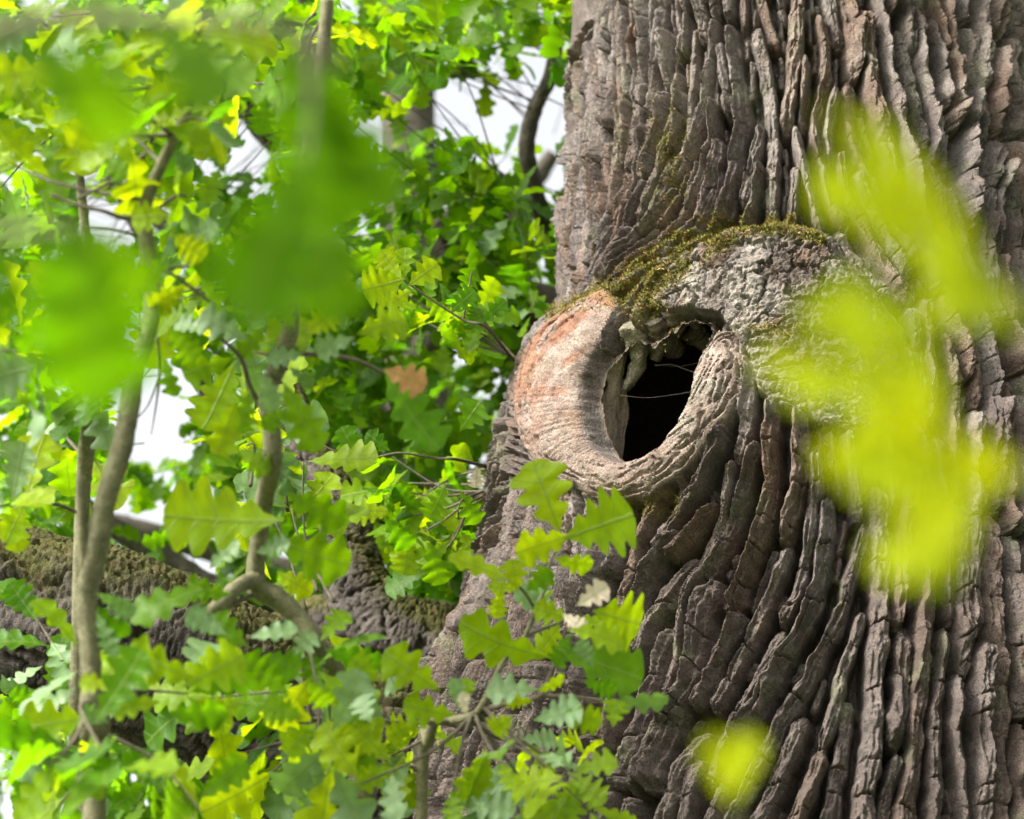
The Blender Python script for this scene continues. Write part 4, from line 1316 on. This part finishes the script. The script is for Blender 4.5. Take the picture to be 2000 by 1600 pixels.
filler(t1, o1, C1, [(380, 700, 180, 650, 3.3), (320, 640, 560, 760, 3.3), (330, 470, 960, 1120, 3.3), (330, 720, 1320, 1420, 3.1), (480, 600, 780, 1000, 3.6), (420, 760, 1440, 1620, 3.0), (400, 700, 0, 180, 3.2)], 28, 5, 0.115, 'gggyyyp', 511)

# slender stems at the edge of the wood
t2, o2, C2 = sapling('slender leaning sapling with a mossy kinked stem crossing the low limb', 172, 2.9,
                     [(178, 1420, 2.85), (180, 1320, 2.85), (172, 1220, 2.85), (172, 1150, 2.85), (190, 1060, 2.85), (205, 980, 2.85), (235, 890, 2.85), (252, 810, 2.85), (268, 720, 2.85), (288, 660, 2.85), (300, 590, 2.85),
                      (290, 500, 2.85), (285, 400, 2.85), (330, 290, 2.85), (370, 200, 2.85), (380, 60, 2.85)],
                     [.016, .013, .0135, .0145, .0165, .0150, .0145, .0140, .013, .0125, .0120, .010, .009, .008, .007, .005], 52)
side(t2, o2, [(172, 1160, 2.85), (160, 1050, 2.84), (158, 930, 2.84)], [.008, .007, .006], M_young, 5)
side(t2, o2, [(285, 420, 2.85), (240, 425, 2.84), (200, 412, 2.83), (150, 400, 2.83), (100, 380, 2.83)], [.0042, .0036, .003, .0026, .002])
side(t2, o2, [(285, 300, 2.85), (240, 340, 2.84), (200, 365, 2.83), (150, 388, 2.83)], [.003, .003, .0026, .002])
side(t2, o2, [(330, 610, 2.85), (290, 480, 2.9), (230, 450, 2.84), (160, 442, 2.83)], [.003, .0026, .002, .0016])
side(t2, o2, [(305, 520, 2.85), (350, 545, 2.85), (410, 590, 2.86)], [.003, .0026, .002])
side(t2, o2, [(308, 660, 2.9), (313, 720, 2.95), (305, 790, 2.95), (295, 850, 2.95)], [.0022, .0022, .0016, .0008])
side(t2, o2, [(312, 735, 2.95), (290, 790, 2.95), (270, 815, 2.95)], [.0016, .0014, .001])
for h in [(395, 185, 437, 165, 22, 2.8, 'p'), (400, 172, 298, 192, 60, 2.75, 'y'), (378, 214, 288, 236, 42, 2.75, 'y'), (272, 258, 163, 296, 56, 2.75, 'y'), (328, 250, 432, 276, 48, 2.8, 'y'),
          (520, 188, 508, 258, 50, 2.85, 'g'), (572, 200, 560, 278, 44, 2.9, 'g'), (330, 420, 258, 425, 54, 2.8, 'y'), (338, 295, 372, 330, 30, 2.8, 'p'), (300, 232, 260, 200, 40, 2.85, 'g'),
          (340, 460, 395, 500, 60, 2.75, 'y'), (330, 500, 280, 560, 50, 2.8, 'g'), (360, 560, 300, 600, 40, 2.8, 'y'), (360, 480, 420, 440, 40, 2.8, 'p'), (190, 1160, 258, 1198, 24, 2.8, 'p'),
          (190, 1198, 226, 1276, 30, 2.8, 'p'), (185, 1180, 240, 1240, 40, 2.82, 'g'), (312, 1372, 220, 1380, 46, 2.7, 'y'), (221, 1337, 158, 1333, 36, 2.75, 'y'), (210, 1410, 160, 1390, 30, 2.75, 'p'),
          (230, 690, 258, 760, 26, 2.9, 'g'), (230, 640, 240, 705, 50, 2.8, 'g'), (330, 640, 380, 700, 40, 2.85, 'g'), (325, 700, 335, 770, 34, 2.95, 'g'), (230, 360, 215, 395, 24, 2.85, 'g'), (200, 300, 240, 340, 40, 2.8, 'g'),
          (440, 470, 400, 540, 50, 2.8, 'g'), (430, 330, 400, 390, 50, 2.8, 'g'), (460, 230, 410, 240, 40, 2.8, 'y')]:
    hero(t2, o2, *h)
filler(t2, o2, C2, [(160, 460, 160, 340, 3.0), (330, 460, 330, 620, 3.0), (0, 180, 0, 330, 2.9), (0, 160, 480, 700, 2.9), (160, 400, 0, 160, 2.9), (0, 180, 1150, 1600, 2.8), (160, 420, 1330, 1600, 2.8)], 28, 5, 0.11, 'ggyyyp', 522)
t3, o3, C3 = sapling('thin upright sapling with a plain grey stem beside the kinked stem', 150, 3.4,
                     [(150, 1420, 3.3), (155, 1200, 3.3), (160, 1000, 3.3), (166, 900, 3.3), (178, 800, 3.3), (186, 700, 3.3), (180, 560, 3.3), (150, 300, 3.3), (130, 60, 3.3)],
                     [.013, .0125, .0125, .0125, .0125, .0125, .0115, .009, .007, .005], 53)
filler(t3, o3, C3, [(-30, 160, 300, 900, 3.3), (-30, 150, 900, 1500, 3.3), (160, 230, 680, 760, 3.3), (-30, 160, -20, 300, 3.2)], 18, 6, 0.10, 'gggyp', 533)

# leafy shoot in front of the trunk's foot
t4, o4, C4 = sapling('bright leafy oak shoot rising in front of the furrowed trunk below the hollow', 820, 3.25,
                     [(838, 1440, 3.2), (880, 1410, 3.18), (932, 1392, 3.15), (968, 1322, 3.15), (994, 1276, 3.15), (1024, 1245, 3.15), (1046, 1193, 3.15), (1067, 1143, 3.15), (1076, 1096, 3.15), (1102, 1046, 3.15)],
                     [.009, .007, .0065, .0055, .0045, .004, .0036, .0032, .0028, .0024, .0018], 54)
side(t4, o4, [(936, 1390, 3.16), (1000, 1372, 3.12), (1058, 1358, 3.1), (1080, 1308, 3.1), (1096, 1262, 3.1), (1110, 1212, 3.1)], [.0052, .0045, .004, .0034, .003, .002])
side(t4, o4, [(1046, 1192, 3.15), (1020, 1152, 3.12), (988, 1130, 3.1)], [.0026, .002, .0015])
side(t4, o4, [(1058, 1358, 3.1), (1130, 1362, 3.08), (1200, 1372, 3.06)], [.003, .0025, .002])
side(t4, o4, [(880, 1410, 3.18), (800, 1412, 3.12), (740, 1408, 3.1)], [.004, .003, .002])
for h in [(1092, 1034, 1046, 916, 94, 3.12, 'y'), (1108, 1050, 1228, 1008, 104, 3.08, 'y'), (1112, 1046, 1016, 1078, 66, 3.05, 'y'), (991, 1132, 888, 1084, 27, 3.1, 'y'), (1010, 1152, 1002, 1104, 46, 3.1, 'y'),
          (1030, 1152, 1070, 1122, 50, 3.1, 'g'), (1008, 1152, 963, 1144, 26, 3.1, 'y'), (978, 1150, 970, 1204, 30, 3.1, 'y'), (1084, 1089, 1152, 1108, 32, 3.1, 'y'), (1127, 1182, 1183, 1148, 44, 3.0, 'b'),  # last one here: a glossy leaf's white sheen painted as its colour
          (1163, 1194, 1252, 1222, 96, 3.02, 'y'), (1112, 1231, 1212, 1246, 28, 3.0, 'y'), (1110, 1208, 1049, 1190, 42, 3.05, 'y'), (1068, 1282, 905, 1240, 82, 3.05, 'y'), (1094, 1268, 1246, 1320, 64, 3.0, 'g'),
          (1158, 1304, 1133, 1256, 34, 3.05, 'p'), (1046, 1348, 963, 1340, 28, 3.0, 'p'), (1050, 1350, 1102, 1326, 28, 3.02, 'y'), (1197, 1370, 1296, 1374, 36, 3.0, 'p'), (1197, 1418, 1204, 1368, 50, 3.0, 'y'),
          (1046, 1406, 1130, 1382, 44, 2.95, 'p'), (1040, 1370, 990, 1368, 24, 3.05, 'y'), (854, 1345, 760, 1284, 80, 3.0, 'y'), (888, 1396, 794, 1384, 48, 3.0, 'y'), (904, 1372, 914, 1326, 34, 3.05, 'y'),
          (740, 1330, 690, 1290, 56, 3.0, 'y'), (745, 1400, 700, 1365, 52, 2.95, 'p'), (905, 1390, 885, 1330, 22, 3.0, 'p'), (910, 1395, 905, 1362, 22, 2.98, 'b'), (800, 1330, 750, 1345, 26, 3.0, 'p'),
          (1115, 1240, 1080, 1300, 40, 3.05, 'g'), (1140, 1330, 1200, 1350, 34, 3.0, 'g'), (1090, 1395, 1170, 1410, 50, 2.95, 'y'), (1000, 1400, 960, 1430, 46, 2.95, 'y'), (820, 1410, 760, 1440, 44, 2.95, 'y'),
          (1100, 1200, 1140, 1230, 30, 3.05, 'b')]:
    hero(t4, o4, *h)
filler(t4, o4, C4, [(700, 1000, 1390, 1600, 3.05), (1000, 1280, 1420, 1600, 3.05), (1040, 1120, 1200, 1330, 3.2)], 12, 5, 0.085, 'yyyp', 544)

# twigs growing straight from the great oak's bark, with a yellow green leaf cluster
t5, o5 = oak, ORG
C5 = np.vstack([side(t5, o5, [(1045, 745, 4.85), (1000, 700, 4.7), (950, 640, 4.4), (905, 625, 4.4), (835, 580, 4.4), (785, 545, 4.4)], [.005, .004, .0032, .0028, .0024, .002]),
                side(t5, o5, [(905, 625, 4.4), (915, 570, 4.4), (922, 530, 4.4)], [.0022, .0018, .0014]),
                side(t5, o5, [(1000, 920, 4.75), (945, 910, 4.6), (890, 897, 4.4), (850, 895, 4.4), (780, 885, 4.4), (700, 898, 4.4), (630, 870, 4.4)], [.006, .0045, .0035, .003, .0026, .0022, .002]),
                side(t5, o5, [(990, 950, 4.75), (938, 962, 4.6), (900, 980, 4.42), (895, 1015, 4.42)], [.004, .003, .0022, .0016])])
for h in [(787, 546, 714, 566, 64, 4.35, 'y'), (782, 541, 748, 494, 44, 4.35, 'y'), (791, 541, 792, 486, 40, 4.35, 'y'), (800, 556, 852, 518, 50, 4.35, 'y'), (800, 570, 760, 595, 40, 4.4, 'y'), (830, 580, 870, 620, 40, 4.4, 'g'),
          (880, 610, 925, 570, 44, 4.4, 'g'), (900, 840, 935, 790, 56, 4.4, 'g'), (850, 880, 800, 840, 40, 4.4, 'g'), (760, 880, 720, 850, 40, 4.4, 'g'), (700, 895, 670, 840, 50, 4.4, 'g'), (940, 630, 985, 590, 36, 4.4, 'g'),
          (750, 1010, 800, 1070, 50, 4.4, 'g'), (800, 1050, 790, 1120, 54, 4.4, 'g'), (840, 1060, 860, 1140, 60, 4.4, 'g'), (870, 950, 840, 1010, 50, 4.4, 'g'), (900, 960, 930, 1020, 44, 4.4, 'g')]:
    hero(t5, o5, *h)
random.seed(5)
hero(t5, o5, 932, 912, 930, 950, 26, 4.43, 'b')['label'] = 'bleached dry leaf hanging by the bark'
filler(t5, o5, C5, [(700, 960, 540, 700, 4.6), (700, 920, 780, 1000, 4.6), (760, 900, 980, 1140, 4.6)], 20, 6, 0.10, 'gggy', 555)


# ------------------------------------------------------------------ shoots close to the lens, far out of focus
def near_shoot(label, root_xyz, pts, radii, leaves, d):
    org = np.array([root_xyz[0], root_xyz[1], 0.0])
    t = thing('oak_sapling', label, 'sapling', tuple(org), 'oak saplings close to the lens')
    path = [org] + [P(*p) for p in pts]
    me, C = tube('stem', path, [radii[0] * 1.4] + list(radii), 10, 60, org, 0.05, 0.1, 3)
    link('stem', me, t, M_young)
    for h in leaves:
        hero(t, org, *h)
    return t, org


random.seed(61)
pr = P(2600, 900, 0.72)
t6, o6 = near_shoot('out of focus yellow green oak shoot hanging before the trunk bark', pr,
                    [(2600, 900, .72), (2350, 640, .72), (2100, 600, .72), (1950, 560, .72), (1880, 530, .72)], [.005, .004, .003, .002, .0015, .0012],
                    [(1760, 330, 1625, 212, 42, .72, 'l'), (1850, 430, 1730, 305, 55, .72, 'l'), (1910, 530, 1800, 385, 60, .72, 'l'), (1730, 432, 1590, 345, 48, .72, 'l'), (1850, 525, 1715, 405, 62, .72, 'l'),
                     (1930, 610, 1810, 480, 66, .72, 'l'), (1800, 380, 1690, 260, 44, .7, 'l'), (1800, 480, 1660, 375, 46, .7, 'l'), (1890, 480, 1770, 340, 50, .7, 'l'), (1900, 640, 1790, 560, 50, .7, 'l'), (2000, 640, 1880, 560, 60, .72, 'l')], .72)
pr = P(2500, 1300, 0.72)
t7, o7 = near_shoot('out of focus yellow green oak shoot across the burl beside the callus', pr,
                    [(2500, 1300, .72), (2200, 1000, .72), (1980, 930, .72), (1850, 870, .72), (1740, 770, .72)], [.005, .004, .003, .002, .0014, .001],
                    [(1665, 735, 1508, 708, 62, .72, 'l'), (1690, 745, 1615, 585, 48, .72, 'l'), (1765, 765, 1655, 625, 44, .72, 'l'), (1795, 805, 1690, 690, 50, .72, 'l'), (1800, 850, 1645, 830, 60, .72, 'l'),
                     (1850, 885, 1735, 800, 56, .72, 'l'), (1905, 905, 1780, 885, 60, .72, 'l'), (1860, 955, 1738, 1115, 62, .72, 'l'), (1915, 945, 1805, 1050, 58, .72, 'l'), (1985, 930, 1870, 900, 60, .72, 'l'), (1740, 800, 1560, 740, 50, .7, 'l'), (1720, 700, 1640, 560, 44, .7, 'l'), (1800, 740, 1740, 600, 44, .7, 'l'), (1850, 820, 1770, 700, 50, .7, 'l'), (1760, 860, 1610, 890, 46, .7, 'l'), (1840, 900, 1690, 900, 50, .7, 'l'), (1900, 1000, 1800, 1110, 46, .7, 'l'), (1860, 900, 1760, 1000, 46, .7, 'l')], .72)
pr = P(300, -700, 1.7)
t8, o8 = near_shoot('out of focus deep green oak leaves hanging before the foliage', P(-500, 900, 1.085),
                    [(-500, 700, 1.116), (-300, 250, 1.116), (0, 60, 1.116), (300, 40, 1.104), (560, 60, 1.091), (660, 140, 1.085)], [.007, .006, .005, .004, .0035, .003, .002],
                    [(650, 120, 620, 430, 150, 1.085, 'k'), (640, 150, 720, 390, 110, 1.147, 'k'), (560, 60, 640, 330, 100, 1.085, 'k'), (590, 330, 480, 600, 190, 1.054, 'k'), (640, 360, 620, 600, 120, 1.209, 'k'),
                     (150, 60, 230, 260, 130, 0.992, 'k'), (60, 70, 180, 220, 120, 0.992, 'k'), (300, 40, 420, 180, 80, 1.085, 'k')], 1.085)
side(t8, o8, [(600, 70, 1.085), (610, 200, 1.066), (595, 330, 1.054)], [.002, .0016, .0012])
t9, o9 = near_shoot('out of focus deep green oak leaf on a low twig by the slender stems', P(-450, 1200, 0.992),
                    [(-450, 900, 0.992), (-250, 600, 0.992), (-50, 470, 0.992), (140, 450, 0.980)], [.006, .005, .004, .003, .002],
                    [(150, 440, 205, 760, 170, 0.961, 'k'), (160, 445, 285, 560, 90, 0.992, 'k'), (100, 450, 120, 700, 140, 0.992, 'k'), (20, 470, -20, 650, 120, 0.992, 'k')], 0.992)
t10, o10 = near_shoot('small out of focus shoot tip before the lowest bark ridges', P(2500, 1500, .85),
                      [(2500, 1600, .85), (2200, 1680, .85), (1800, 1720, .85), (1500, 1690, .85), (1430, 1600, .85)], [.003, .002, .0014, .001],
                      [(1425, 1560, 1396, 1450, 34, .85, 'l'), (1432, 1560, 1466, 1442, 32, .85, 'l')], 1.1)
print('objects', len(bpy.data.objects))
